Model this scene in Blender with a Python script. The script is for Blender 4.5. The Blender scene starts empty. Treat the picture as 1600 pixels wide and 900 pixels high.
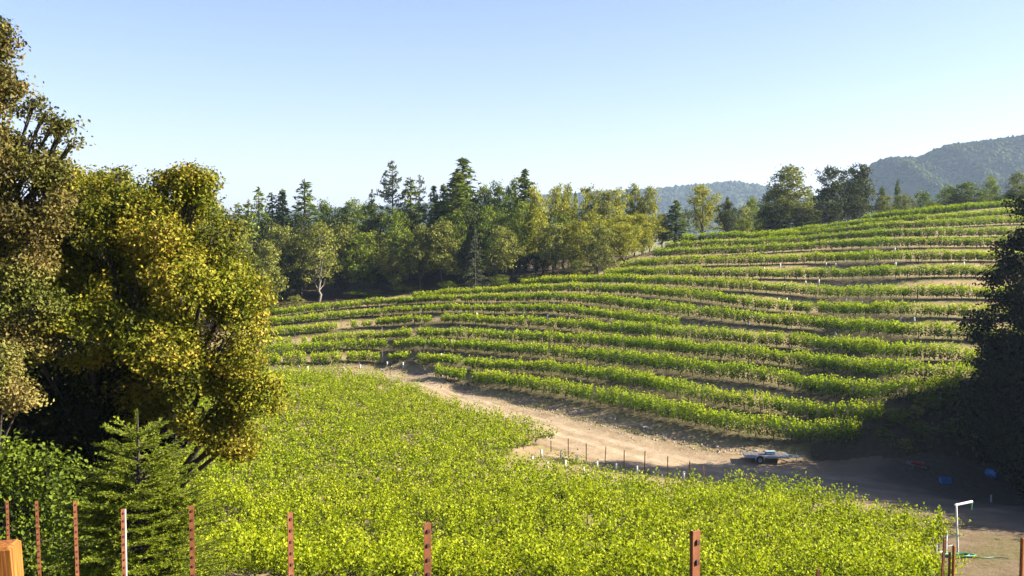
import bpy, math, random
import numpy as np
from mathutils import Vector, Matrix
rng = np.random.default_rng(7)
random.seed(7)
C = bpy.context.scene.collection
scene = bpy.context.scene
# ---------------------------------------------------------------- camera
F = 1556.0                 # focal length in pixels of the 1600 px wide photograph
PITCH = math.atan(100 / F)
CAMZ = 25.0
cam = bpy.data.cameras.new("camera"); cam.sensor_width = 36.0; cam.lens = 36.0 * F / 1600.0
cam.clip_start = 0.1; cam.clip_end = 9000
camo = bpy.data.objects.new("camera", cam); C.objects.link(camo)
camo.location = (0, 0, CAMZ); camo.rotation_euler = (math.pi / 2 - PITCH, 0, 0)
scene.camera = camo
# ---------------------------------------------------------------- light
SUN_AZ = math.radians(93)     # clockwise from the viewing direction (+Y) towards +X
SUN_EL = math.radians(30)
w = bpy.data.worlds.new("World"); scene.world = w; w.use_nodes = True
nt = w.node_tree; bg = nt.nodes["Background"]
sky = nt.nodes.new("ShaderNodeTexSky"); sky.sky_type = 'NISHITA'; sky.sun_disc = False
sky.sun_elevation = SUN_EL; sky.sun_rotation = SUN_AZ
sky.air_density = 1.0; sky.dust_density = 0.9; sky.ozone_density = 3.5; sky.altitude = 100
wb = nt.nodes.new("ShaderNodeMix"); wb.data_type = 'RGBA'; wb.blend_type = 'MULTIPLY'; wb.inputs[0].default_value = 1.0; wb.inputs[7].default_value = (1.09, 0.935, 1.03, 1)
nt.links.new(sky.outputs[0], wb.inputs[6]); nt.links.new(wb.outputs[2], bg.inputs[0]); bg.inputs[1].default_value = 0.05
sun = bpy.data.lights.new("sun", 'SUN'); sun.energy = 5.0; sun.angle = math.radians(0.5); sun.color = (1.0, 0.90, 0.74)
suno = bpy.data.objects.new("sun", sun); C.objects.link(suno)
sd = Vector((math.sin(SUN_AZ) * math.cos(SUN_EL), math.cos(SUN_AZ) * math.cos(SUN_EL), math.sin(SUN_EL)))
suno.rotation_euler = sd.to_track_quat('Z', 'Y').to_euler(); suno.location = (60, -20, 80)
vs = scene.view_settings; vs.view_transform = 'Standard'; vs.look = 'None'; vs.gamma = 1.0; vs.use_curve_mapping = False
vs.exposure = 2.15
scene.cycles.max_bounces = 6; scene.cycles.diffuse_bounces = 3; scene.cycles.transmission_bounces = 4
scene.cycles.volume_bounces = 0; scene.cycles.use_denoising = True
# ---------------------------------------------------------------- helpers
cp, sp = math.cos(PITCH), math.sin(PITCH)
def raydir(px, py):
    u = (px - 800) / F; v = (450 - py) / F
    return np.array([u, cp + v * sp, -sp + v * cp])
def at(px, py, Y):
    d = raydir(px, py); t = Y / d[1]
    return np.array([d[0] * t, Y, CAMZ + d[2] * t])
def slope_of(py):                       # drop per metre forward of the ray through image row py
    d = raydir(800, py); return -d[2] / d[1]
def tag(o, label=None, cat=None, group=None, kind=None):
    if label: o['label'] = label
    if cat: o['category'] = cat
    if group: o['group'] = group
    if kind: o['kind'] = kind
    return o
def empty(name, loc, rz=0.0, sc=(1, 1, 1)):
    o = bpy.data.objects.new(name, None); C.objects.link(o); o.location = loc
    o.rotation_euler = (0, 0, rz); o.scale = sc; o.empty_display_size = 0.2; return o
def link(name, me, parent=None, loc=None):
    o = bpy.data.objects.new(name, me); C.objects.link(o)
    if parent is not None: o.parent = parent
    if loc is not None: o.location = loc
    return o
def npmesh(name, V, Fc, mats, tint=None, midx=None, smooth=False):
    """V (n,3), Fc list of arrays (m,k) with k = 3 or 4"""
    me = bpy.data.meshes.new(name)
    V = np.asarray(V, dtype=np.float32)
    if not isinstance(Fc, (list, tuple)): Fc = [Fc]
    Fc = [np.asarray(f, dtype=np.int32) for f in Fc if len(f)]
    nl = sum(f.size for f in Fc); npoly = sum(len(f) for f in Fc)
    me.vertices.add(len(V)); me.vertices.foreach_set("co", V.ravel())
    me.loops.add(nl); me.loops.foreach_set("vertex_index", np.concatenate([f.ravel() for f in Fc]))
    me.polygons.add(npoly)
    tot = np.concatenate([np.full(len(f), f.shape[1], dtype=np.int32) for f in Fc])
    st = np.concatenate([[0], np.cumsum(tot)[:-1]]).astype(np.int32)
    me.polygons.foreach_set("loop_start", st); me.polygons.foreach_set("loop_total", tot)
    for m in (mats if isinstance(mats, (list, tuple)) else [mats]): me.materials.append(m)
    if midx is not None: me.polygons.foreach_set("material_index", np.asarray(midx, dtype=np.int32))
    me.polygons.foreach_set("use_smooth", np.full(npoly, smooth))
    me.update(calc_edges=True)
    if tint is not None:
        a = me.attributes.new("tint", 'FLOAT', 'FACE'); a.data.foreach_set("value", np.asarray(tint, dtype=np.float32))
    return me
def unit(a): return a / np.maximum(np.linalg.norm(a, axis=-1, keepdims=True), 1e-9)
def leaf_geo(P, size, aspect=0.7, up=0.4, nrm=None, rg=rng):
    """one small pointed quad, slightly folded, at every point"""
    n = len(P); size = np.broadcast_to(size, (n,))[:, None]
    N = rg.normal(size=(n, 3)); N = unit(N)
    if nrm is not None: N = N + nrm
    N[:, 2] += up; N = unit(N)
    A = unit(np.cross(N, unit(rg.normal(size=(n, 3))))); B = np.cross(N, A)
    a = A * size * 0.5; b = B * size * 0.5 * aspect
    V = np.empty((n, 4, 3))
    V[:, 0] = P - a; V[:, 1] = P - b * 1.0 + a * 0.1 + N * size * 0.08; V[:, 2] = P + a; V[:, 3] = P + b + a * 0.1 + N * size * 0.08
    return V.reshape(-1, 3), np.arange(n * 4).reshape(n, 4)
def tube_geo(pts, rad, sides=6):
    pts = np.asarray(pts, float); n = len(pts); rad = np.broadcast_to(rad, (n,))
    T = np.gradient(pts, axis=0); T = unit(T)
    ref = np.array([0.3, 0.1, 1.0]) if abs(T[0][2]) < 0.9 else np.array([1.0, 0.2, 0.0])
    A = unit(np.cross(T, ref)); B = np.cross(T, A)
    th = np.linspace(0, 2 * math.pi, sides, endpoint=False)
    V = pts[:, None] + rad[:, None, None] * (np.cos(th)[None, :, None] * A[:, None] + np.sin(th)[None, :, None] * B[:, None])
    Fq = []
    for i in range(n - 1):
        for j in range(sides):
            k = (j + 1) % sides
            Fq.append((i * sides + j, i * sides + k, (i + 1) * sides + k, (i + 1) * sides + j))
    V = V.reshape(-1, 3)
    # end cap
    V = np.vstack([V, pts[-1:] + T[-1:] * rad[-1] * 0.6]); c = len(V) - 1; b = (n - 1) * sides
    for j in range(sides): k = (j + 1) % sides; Fq.append((b + j, b + k, c, c))
    return V, Fq
class Geo:
    """collects pieces that become ONE mesh"""
    def __init__(s): s.V = []; s.Q = []; s.T = []; s.n = 0; s.mq = []; s.mt = []
    def quads(s, V, Q, m=0):
        V = np.asarray(V, float); Q = np.asarray(Q, dtype=np.int64)
        tri = Q[:, 2] == Q[:, 3]
        if tri.any(): s.T.append(Q[tri][:, :3] + s.n); s.mt.append(np.full(tri.sum(), m))
        if (~tri).any(): s.Q.append(Q[~tri] + s.n); s.mq.append(np.full((~tri).sum(), m))
        s.V.append(V); s.n += len(V)
    def tube(s, pts, rad, sides=6, m=0): s.quads(*tube_geo(pts, rad, sides), m=m)
    def box(s, c, d, rz=0.0, rx=0.0, m=0, bev=0.0, ry=0.0):
        x, y, z = np.array(d) / 2.0
        if bev <= 0:
            V = np.array([(sx * x, sy * y, sz * z) for sz in (-1, 1) for sx, sy in ((-1, -1), (1, -1), (1, 1), (-1, 1))], float)
            Q = [(3, 2, 1, 0), (4, 5, 6, 7), (0, 1, 5, 4), (1, 2, 6, 5), (2, 3, 7, 6), (3, 0, 4, 7)]
        else:
            b = min(bev, x * .9, y * .9, z * .45); ring = []
            for zz, ins in ((-z, b), (-z + b, 0), (z - b, 0), (z, b)):
                ring.append([(-x + ins, -y + ins, zz), (x - ins, -y + ins, zz), (x - ins, y - ins, zz), (-x + ins, y - ins, zz)])
            V = np.array(ring, float).reshape(-1, 3); Q = [(3, 2, 1, 0), (12, 13, 14, 15)]
            for r in range(3):
                for j in range(4): k = (j + 1) % 4; Q.append((r * 4 + j, r * 4 + k, r * 4 + 4 + k, r * 4 + 4 + j))
        R = np.array(Matrix.Rotation(rz, 3, 'Z') @ Matrix.Rotation(ry, 3, 'Y') @ Matrix.Rotation(rx, 3, 'X'))
        s.quads(V @ R.T + np.array(c), Q, m)
    def lathe(s, prof, c=(0, 0, 0), axis='Z', sides=24, m=0):
        th = np.linspace(0, 2 * math.pi, sides, endpoint=False); V = []; Q = []
        for (r, h) in prof: V += [(r * math.cos(t), r * math.sin(t), h) for t in th]
        for i in range(len(prof) - 1):
            for j in range(sides):
                k = (j + 1) % sides; Q.append((i * sides + j, i * sides + k, (i + 1) * sides + k, (i + 1) * sides + j))
        V = np.array(V, float)
        if axis == 'X': V = V[:, [2, 0, 1]]
        if axis == 'Y': V = V[:, [1, 2, 0]]
        s.quads(V + np.array(c), Q, m)
    def mesh(s, name, mats, smooth=False):
        idx = list(s.mq) + list(s.mt)
        return npmesh(name, np.vstack(s.V), list(s.Q) + list(s.T), mats, midx=np.concatenate(idx), smooth=smooth)
# ---------------------------------------------------------------- materials
def nodes(name):
    m = bpy.data.materials.new(name); m.use_nodes = True; t = m.node_tree; t.nodes.clear()
    return m, t, t.nodes.new("ShaderNodeOutputMaterial")
def N_(t, typ, **kw):
    n = t.nodes.new(typ)
    for k, v in kw.items(): setattr(n, k, v)
    return n
def ramp(t, fac, stops):
    r = N_(t, "ShaderNodeValToRGB"); e = r.color_ramp.elements
    e_ = e
    while len(e) < len(stops): e.new(0.5)
    for i, (p, c) in enumerate(stops): e[i].position = p; e[i].color = (*c, 1)
    t.links.new(fac, r.inputs[0]); return r.outputs[0]
def noise(t, scale, detail=4, rough=0.6, coord="Object", dist=0.0):
    tc = N_(t, "ShaderNodeTexCoord"); n = N_(t, "ShaderNodeTexNoise")
    n.inputs["Scale"].default_value = scale; n.inputs["Detail"].default_value = detail; n.inputs["Roughness"].default_value = rough
    n.inputs["Distortion"].default_value = dist
    t.links.new(tc.outputs[coord], n.inputs["Vector"]); return n.outputs["Fac"]
def mixc(t, fac, a, b, mode='MIX'):
    m = N_(t, "ShaderNodeMix", data_type='RGBA', blend_type=mode)
    if hasattr(fac, 'links'): t.links.new(fac, m.inputs[0])
    else: m.inputs[0].default_value = fac
    for v, i in ((a, 6), (b, 7)):
        if hasattr(v, 'links'): t.links.new(v, m.inputs[i])
        else: m.inputs[i].default_value = (*v, 1)
    return m.outputs[2]
def alb(st): return [(q, tuple(v * ALB for v in c)) for q, c in st]
def leaf_mat(name, stops, transl=0.35, rough=0.6, spec=0.12, tcol=1.0, drift=None):
    m, t, out = nodes(name)
    at_ = N_(t, "ShaderNodeAttribute", attribute_name="tint")
    oi = N_(t, "ShaderNodeObjectInfo")
    ad = N_(t, "ShaderNodeMath", operation='MULTIPLY_ADD'); t.links.new(oi.outputs["Random"], ad.inputs[0])
    ad.inputs[1].default_value = 0.22; t.links.new(at_.outputs["Fac"], ad.inputs[2])
    sb = N_(t, "ShaderNodeMath", operation='SUBTRACT'); t.links.new(ad.outputs[0], sb.inputs[0]); sb.inputs[1].default_value = 0.11
    col = ramp(t, sb.outputs[0], alb(stops))
    if drift:
        col = mixc(t, ramp(t, noise(t, drift[0], 3, .6), [(0.42, (0, 0, 0)), (0.58, (1, 1, 1))]), col, mixc(t, 1.0, col, drift[1], 'MULTIPLY'))
    p = N_(t, "ShaderNodeBsdfPrincipled"); t.links.new(col, p.inputs["Base Color"])
    p.inputs["Roughness"].default_value = rough; p.inputs["Specular IOR Level"].default_value = spec
    tr = N_(t, "ShaderNodeBsdfTranslucent")
    tc = mixc(t, 1.0, col, (1.15 * tcol, 1.25 * tcol, 0.55 * tcol), 'MULTIPLY'); t.links.new(tc, tr.inputs[0])
    mx = N_(t, "ShaderNodeMixShader"); mx.inputs[0].default_value = transl
    t.links.new(p.outputs[0], mx.inputs[1]); t.links.new(tr.outputs[0], mx.inputs[2]); t.links.new(mx.outputs[0], out.inputs[0])
    return m
def surf(name, stops, scale=3.0, rough=0.85, bump=0.3, bscale=None, metallic=0.0, spec=0.4, dist=0.0, bdist=0.02):
    m, t, out = nodes(name); p = N_(t, "ShaderNodeBsdfPrincipled")
    c = ramp(t, noise(t, scale, 5, 0.65, dist=dist), alb(stops)); t.links.new(c, p.inputs["Base Color"])
    p.inputs["Roughness"].default_value = rough; p.inputs["Metallic"].default_value = metallic; p.inputs["Specular IOR Level"].default_value = spec
    if bump:
        b = N_(t, "ShaderNodeBump"); b.inputs["Strength"].default_value = bump; b.inputs["Distance"].default_value = bdist
        t.links.new(noise(t, bscale or scale * 4, 6, 0.7), b.inputs["Height"]); t.links.new(b.outputs[0], p.inputs["Normal"])
    t.links.new(p.outputs[0], out.inputs[0]); return m
ALB = 0.60
M = {}
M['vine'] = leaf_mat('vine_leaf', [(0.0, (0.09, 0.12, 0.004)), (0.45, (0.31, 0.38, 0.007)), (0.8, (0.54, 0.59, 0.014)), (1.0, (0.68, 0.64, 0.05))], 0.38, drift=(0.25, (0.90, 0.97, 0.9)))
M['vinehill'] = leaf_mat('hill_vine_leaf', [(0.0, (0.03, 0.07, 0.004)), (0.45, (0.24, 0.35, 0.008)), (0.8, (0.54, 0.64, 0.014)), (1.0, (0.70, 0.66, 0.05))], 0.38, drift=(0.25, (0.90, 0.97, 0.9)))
M['oak'] = leaf_mat('oak_leaf', [(0.0, (0.04, 0.05, 0.006)), (0.45, (0.19, 0.19, 0.014)), (0.75, (0.44, 0.37, 0.03)), (1.0, (0.68, 0.44, 0.08))], 0.25, drift=(0.45, (0.80, 0.96, 0.7)))
M['oakbrown'] = leaf_mat('dry_oak_leaf', [(0.0, (0.05, 0.04, 0.012)), (0.5, (0.24, 0.19, 0.045)), (1.0, (0.52, 0.39, 0.15))], 0.2, drift=(0.35, (0.62, 0.9, 0.5)))
M['dark'] = leaf_mat('dark_leaf', [(0.0, (0.005, 0.009, 0.003)), (0.5, (0.014, 0.024, 0.006)), (1.0, (0.04, 0.055, 0.012))], 0.08, spec=0.05)  # near-black green: the shade these trees stand in is put into the colour
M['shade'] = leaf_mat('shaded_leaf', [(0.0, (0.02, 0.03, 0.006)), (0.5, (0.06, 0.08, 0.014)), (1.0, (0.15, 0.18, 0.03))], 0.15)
M['olive'] = leaf_mat('olive_leaf', [(0.0, (0.06, 0.075, 0.012)), (0.5, (0.24, 0.26, 0.04)), (1.0, (0.48, 0.48, 0.11))], 0.22)
M['mid'] = leaf_mat('mid_green_leaf', [(0.0, (0.04, 0.07, 0.008)), (0.5, (0.15, 0.21, 0.016)), (1.0, (0.34, 0.40, 0.03))], 0.22)
M['gold'] = leaf_mat('golden_leaf', [(0.0, (0.12, 0.13, 0.012)), (0.5, (0.36, 0.37, 0.03)), (1.0, (0.70, 0.62, 0.07))], 0.3)
M['pine'] = leaf_mat('conifer_needles', [(0.0, (0.06, 0.09, 0.012)), (0.5, (0.19, 0.25, 0.03)), (1.0, (0.40, 0.45, 0.07))], 0.25)
M['palepine'] = leaf_mat('pale_pine_needles', [(0.0, (0.07, 0.09, 0.05)), (0.5, (0.15, 0.18, 0.09)), (1.0, (0.26, 0.28, 0.15))], 0.2)
M['fir'] = leaf_mat('fir_needles', [(0.0, (0.07, 0.11, 0.010)), (0.5, (0.24, 0.31, 0.02)), (1.0, (0.48, 0.52, 0.04))], 0.28)
M['weed'] = leaf_mat('weed_leaf', [(0.0, (0.10, 0.10, 0.02)), (0.5, (0.22, 0.20, 0.06)), (1.0, (0.45, 0.36, 0.16))], 0.25)
M['bark'] = surf('bark', [(0.3, (0.03, 0.024, 0.018)), (0.7, (0.10, 0.08, 0.06))], 6, 0.95, 0.8, 14)
M['palebark'] = surf('pale_bark', [(0.3, (0.25, 0.22, 0.18)), (0.7, (0.48, 0.44, 0.38))], 2, 0.9, 0.5)
M['greybark'] = surf('grey_bark', [(0.3, (0.16, 0.14, 0.11)), (0.7, (0.34, 0.31, 0.26))], 2, 0.9, 0.5)
M['rust'] = surf('rusty_steel', [(0.25, (0.10, 0.03, 0.012)), (0.55, (0.26, 0.085, 0.028)), (0.8, (0.40, 0.17, 0.07))], 9, 0.7, 0.3, 60, 0.2, bdist=0.004)
M['wood'] = surf('stained_timber', [(0.3, (0.26, 0.10, 0.025)), (0.7, (0.46, 0.20, 0.05))], 5, 0.8, 0.4, 30, bdist=0.006)
m, t, out = nodes('stained_timber'); p = N_(t, "ShaderNodeBsdfPrincipled"); p.inputs["Roughness"].default_value = .8; p.inputs["Specular IOR Level"].default_value = .2
tc_ = N_(t, "ShaderNodeTexCoord"); mp_ = N_(t, "ShaderNodeMapping"); mp_.inputs["Scale"].default_value = (45, 45, 2.2); t.links.new(tc_.outputs["Object"], mp_.inputs[0])
ng = N_(t, "ShaderNodeTexNoise"); ng.inputs["Scale"].default_value = 1.6; ng.inputs["Detail"].default_value = 8; t.links.new(mp_.outputs[0], ng.inputs["Vector"])
cg = ramp(t, ng.outputs["Fac"], alb([(.3, (.12, .04, .010)), (.5, (.34, .12, .022)), (.7, (.52, .22, .045))])); t.links.new(cg, p.inputs["Base Color"])
b = N_(t, "ShaderNodeBump"); b.inputs["Strength"].default_value = .7; b.inputs["Distance"].default_value = .004; t.links.new(ng.outputs["Fac"], b.inputs["Height"]); t.links.new(b.outputs[0], p.inputs["Normal"]); t.links.new(p.outputs[0], out.inputs[0]); M['wood'] = m
M['white'] = surf('white_plastic', [(0.3, (0.66, 0.66, 0.64)), (0.7, (0.82, 0.82, 0.80))], 5, 0.45, 0.0)
M['whitemetal'] = surf('white_paint', [(0.35, (0.55, 0.55, 0.55)), (0.6, (0.80, 0.80, 0.80))], 8, 0.4, 0.1, 40)
M['blue'] = surf('blue_plastic', [(0.3, (0.03, 0.17, 0.42)), (0.7, (0.05, 0.27, 0.60))], 6, 0.45, 0.1, 30)
M['bluemetal'] = surf('blue_grey_paint', [(0.3, (0.25, 0.38, 0.48)), (0.7, (0.55, 0.68, 0.75))], 5, 0.5, 0.2, 40, 0.2)
M['deck'] = surf('deck_planks', [(0.3, (0.10, 0.09, 0.10)), (0.7, (0.24, 0.20, 0.20))], 4, 0.85, 0.4, 25)
M['rubber'] = surf('black_rubber', [(0.3, (0.015, 0.015, 0.015)), (0.7, (0.035, 0.035, 0.035))], 20, 0.85, 0.2)
M['rim'] = surf('wheel_rim', [(0.3, (0.35, 0.36, 0.38)), (0.7, (0.55, 0.56, 0.58))], 20, 0.35, 0.0, metallic=0.8)
M['hose'] = surf('green_hose', [(0.3, (0.05, 0.24, 0.13)), (0.7, (0.12, 0.40, 0.24))], 20, 0.5, 0.0)
M['stone'] = surf('pale_stone', [(0.3, (0.30, 0.26, 0.21)), (0.7, (0.52, 0.47, 0.39))], 4, 0.9, 0.6, 12)
M['redpaint'] = surf('dull_red_paint', [(0.3, (0.20, 0.03, 0.02)), (0.7, (0.36, 0.06, 0.04))], 6, 0.6, 0.2)
# ---------------------------------------------------------------- terrain
# rows of the far vineyard: base line of every row, as seen from the camera (image x, image y)
ROWS = {
 'U0': [(1325,352),(1400,343),(1450,337),(1500,332),(1560,327),(1640,323),(1700,320)],
 'U1': [(1215,372),(1300,361),(1400,351),(1450,349),(1500,345),(1560,340),(1640,336),(1700,334)],
 'V1': [(1065,383),(1100,379),(1200,377),(1300,370),(1340,365),(1450,360),(1560,354),(1640,352),(1700,350)],
 'V2': [(1040,394),(1100,391),(1200,387),(1300,380),(1340,376),(1450,374),(1570,372),(1680,371)],
 'V3': [(1020,405),(1100,402),(1200,398),(1300,391),(1340,390),(1450,389),(1570,389),(1680,390)],
 'V4': [(968,425),(1000,421),(1100,417),(1200,416),(1300,412),(1450,411),(1570,411),(1680,412)],
 'V5': [(945,437),(1000,435),(1100,436),(1200,438),(1300,438),(1450,436),(1560,436),(1660,437)],
 'V6': [(815,451),(860,448),(940,446),(1000,448),(1100,453),(1200,460),(1300,467),(1450,469),(1560,471),(1640,473)],
 'V7': [(645,470),(690,467),(780,462),(860,460),(940,461),(1000,464),(1100,474),(1200,488),(1300,494),(1450,498),(1560,503),(1620,506)],
 'V8': [(405,500),(430,498),(520,487),(600,479),(700,475),(780,475),(860,474),(940,480),(1000,488),(1100,500),(1200,512),(1300,519),(1400,529),(1520,536),(1600,541)],
 'V9': [(405,513),(430,511),(520,502),(600,494),(700,490),(780,492),(860,492),(940,501),(1000,510),(1060,518)],
 'V10': [(400,530),(430,528),(520,520),(600,511),(700,507),(780,511),(860,516),(940,523),(1000,527),(1100,536),(1200,544),(1300,551),(1400,563),(1500,571),(1560,575)],
 'V11': [(395,546),(430,545),(520,538),(600,532),(700,530),(780,535),(860,540),(940,545),(1000,550),(1100,561),(1200,571),(1300,583),(1400,595),(1500,601),(1545,604)],
 'V12': [(390,559),(430,557),(520,551),(600,547),(700,549),(780,555),(860,562),(940,571),(1000,577),(1100,592),(1200,604),(1300,622),(1400,630),(1465,624),(1500,622)],
 'V13': [(385,574),(430,573),(520,570),(600,566),(650,564),(700,574),(780,582),(860,587),(940,598),(1000,608),(1100,632),(1200,647),(1300,661),(1378,664)],
 'V14': [(680,591),(780,606),(860,619),(940,634),(1000,647),(1100,671),(1200,688),(1300,694),(1350,690)],
}
def ry(name, px):
    p = np.array(ROWS[name], float)
    if px < p[0, 0] - 1 or px > p[-1, 0] + 1: return None
    return float(np.interp(px, p[:, 0], p[:, 1]))
order = ['V14', 'V13', 'V12', 'V11', 'V10', 'V9', 'V8', 'V7', 'V6', 'V5', 'V4', 'V3', 'V2', 'V1', 'U1', 'U0']
SL = {'V14': .30, 'V13': .30, 'V12': .28, 'V11': .27, 'V10': .26, 'V9': .25, 'V8': .24, 'V7': .22, 'V6': .21, 'V5': .20, 'V4': .18, 'V3': .17, 'V2': .16, 'V1': .15, 'U1': .14, 'U0': .13}
ctrl = []
def add_ctrl(X, Y, h): ctrl.append((X, Y, CAMZ - h))
start = {400: ('V13', 117), 430: ('V13', 118), 520: ('V13', 119), 600: ('V13', 119.5), 645: ('V13', 117.5), 680: ('V14', 111.5), 780: ('V14', 106.5), 860: ('V14', 102), 940: ('V14', 98),
         1040: ('V14', 91.5), 1100: ('V14', 88), 1200: ('V14', 84), 1300: ('V14', 82), 1400: ('V12', 83), 1500: ('V11', 85), 1600: ('V8', 94)}
crest = {}
for px, (first, Y) in start.items():
    y0 = ry(first, px) if ry(first, px) is not None else ROWS[first][-1][1]
    h = slope_of(y0) * Y; add_ctrl((px - 800) / F * Y, Y, h)
    for nm in order[order.index(first) + 1:]:
        y = ry(nm, px)
        if y is None: continue
        k = slope_of(y); s = SL[nm]; d = (h - k * Y) / (s + k)
        if d <= 0.3: continue
        Y += d; h -= s * d; add_ctrl((px - 800) / F * Y, Y, h)
    crest[px] = (Y, h)
    u = (px - 800) / F
    if px < 900:
        add_ctrl(u * (Y + 15), Y + 15, h - 1.5); add_ctrl(u * (Y + 50), Y + 50, h - 6)
    elif px < 1120:
        add_ctrl(u * (Y + 10), Y + 10, h - 0.6); add_ctrl(u * (Y + 45), Y + 45, h + 4)
    else:
        add_ctrl(u * (Y + 8), Y + 8, h - 0.3); add_ctrl(u * (Y + 40), Y + 40, h + 4)
def pc(px, py, Y): p = at(px, py, Y); ctrl.append((p[0], p[1], p[2]))
# road: nearly level, climbing a little to the left
for px, py, h in ((1100, 706, 19.35), (1100, 740, 19.3), (1200, 722, 19.4), (1200, 752, 19.2), (1300, 722, 19.5), (1300, 760, 19.0), (1400, 735, 19.3), (1000, 692, 19.2), (1000, 730, 19.1), (900, 662, 18.95),
                  (900, 700, 18.9), (820, 636, 18.75), (820, 668, 18.7), (740, 612, 18.45), (740, 636, 18.45), (660, 590, 18.05), (670, 612, 18.15), (600, 579, 17.75), (560, 590, 17.8), (500, 577, 17.4), (430, 580, 17.3),
                  (1500, 720, 19.2), (1600, 715, 19.2), (1500, 790, 18.0), (1600, 790, 17.8)):
    pc(px, py, h / slope_of(py))
for px, py, Y in ((430, 600, 105), (500, 640, 92), (430, 660, 84), (600, 650, 92), (700, 680, 84), (800, 700, 80), (500, 720, 70), (350, 720, 70), (700, 760, 62), (950, 770, 64), (1150, 785, 64), (1350, 800, 59), (1470, 850, 49.5), (1600, 850, 49.5),
                  (300, 800, 52), (500, 830, 50), (800, 830, 50), (1100, 850, 48.5), (1300, 870, 47), (300, 900, 40), (550, 905, 40), (800, 908, 40), (1100, 908, 41), (1400, 905, 42.5), (1550, 905, 42.5), (1680, 905, 42.5)):
    pc(px, py, Y)
for X, Y, h in ((0, 0, 1.7), (0.8, 4.2, 2.95), (-8, 16, 6.3), (-4, 9, 4.5), (8, 4, 3.4), (0, 12, 5.2), (0, 20, 8.2), (0, 30, 11.9), (12, 20, 8.6), (-10, 19, 8.1), (-10, 27, 10.3), (-20, 27, 9.6), (-22, 15, 5.4), (16, 30, 12.2),
                (0, -20, -2), (-25, 0, 1.5), (25, 0, 4.5), (35, 20, 10), (40, 35, 14.5), (-25, 45, 13.5), (-45, 45, 12), (-45, 80, 15), (-60, 110, 16), (-50, 125, 16.2), (-75, 150, 11), (-80, 60, 12), (-60, 20, 5),
                (38, 62, 19), (50, 62, 18.5), (50, 75, 17.5), (60, 90, 13.5), (55, 50, 17.5), (75, 60, 16), (80, 90, 11), (100, 130, 6), (120, 90, 9), (100, 60, 13), (90, 30, 14), (60, 0, 9), (120, 0, 12), (120, 170, 5),
                (0, -80, -4), (-90, -20, 0), (-130, 80, 9), (-120, 170, 6), (-60, 230, 6), (60, 230, 8), (0, 230, 6), (160, 230, 6), (180, 120, 9), (80, -60, 9), (-200, 0, 2), (-200, 250, 8), (0, 330, 12), (200, 330, 12), (-100, 330, 10)):
    add_ctrl(X, Y, h)
ctrl = np.array(ctrl)
def tps_fit(P, lam=0.02):
    n = len(P); xy = P[:, :2] / 50.0; d = np.linalg.norm(xy[:, None] - xy[None], axis=2)
    K = np.where(d > 0, d * d * np.log(np.maximum(d, 1e-9)), 0) + np.eye(n) * lam
    A = np.zeros((n + 3, n + 3)); A[:n, :n] = K; A[:n, n] = 1; A[:n, n + 1:] = xy; A[n, :n] = 1; A[n + 1:, :n] = xy.T
    b = np.zeros(n + 3); b[:n] = P[:, 2]; return np.linalg.solve(A, b), xy
TW, TXY = tps_fit(ctrl, 0.004)
def terr(X, Y):
    X = np.atleast_1d(np.asarray(X, float)); Y = np.atleast_1d(np.asarray(Y, float)); sh = X.shape
    q = np.stack([X.ravel(), Y.ravel()], 1) / 50.0; out = np.empty(len(q)); n = len(TXY)
    for i in range(0, len(q), 20000):
        c = q[i:i + 20000]; d2 = ((c[:, None] - TXY[None]) ** 2).sum(2)
        U = 0.5 * d2 * np.log(np.maximum(d2, 1e-12)); out[i:i + 20000] = U @ TW[:n] + TW[n] + c @ TW[n + 1:]
    out = out.reshape(sh)
    r = np.hypot(X - 0, Y - 100); f = np.clip((r - 125) / 130, 0, 1); f = f * f * (3 - 2 * f)
    return out * (1 - f) + (CAMZ - 24) * f
def tz(x, y): return float(terr(x, y)[0])
def hit(px, py, lo=2.0, hi=260.0):
    """where the ray through an image point meets the ground"""
    d = raydir(px, py); Y = np.linspace(lo, hi, 1500); Z = CAMZ + d[2] / d[1] * Y
    g = terr(d[0] / d[1] * Y, Y); b = np.where(Z < g)[0]
    if len(b) == 0: return None
    i = b[0]
    if i > 0:
        a0 = Z[i - 1] - g[i - 1]; a1 = Z[i] - g[i]; y = Y[i - 1] + (Y[i] - Y[i - 1]) * a0 / (a0 - a1)
    else: y = Y[0]
    x = d[0] / d[1] * y; return np.array([x, y, tz(x, y)])
# world base lines of the rows (points every 0.5 m)
def resample(P, step):
    P = np.asarray(P, float); s = np.concatenate([[0], np.cumsum(np.linalg.norm(np.diff(P[:, :2], axis=0), axis=1))])
    t = np.arange(0, s[-1], step); return np.stack([np.interp(t, s, P[:, k]) for k in range(P.shape[1])], 1), t
def dense_px(pl, step=12):
    p = np.array(pl, float); t = np.arange(len(p)); out = []
    for i in range(len(p) - 1):
        n = max(2, int((p[i + 1, 0] - p[i, 0]) / step))
        for k in range(n):
            # Catmull-Rom in y for a soft curve
            f = k / n; p0 = p[max(i - 1, 0)]; p1 = p[i]; p2 = p[i + 1]; p3 = p[min(i + 2, len(p) - 1)]
            out.append(0.5 * (2 * p1 + (p2 - p0) * f + (2 * p0 - 5 * p1 + 4 * p2 - p3) * f * f + (3 * p1 - p0 - 3 * p2 + p3) * f ** 3))
    out.append(p[-1]); return out
ROWW = {}
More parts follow.
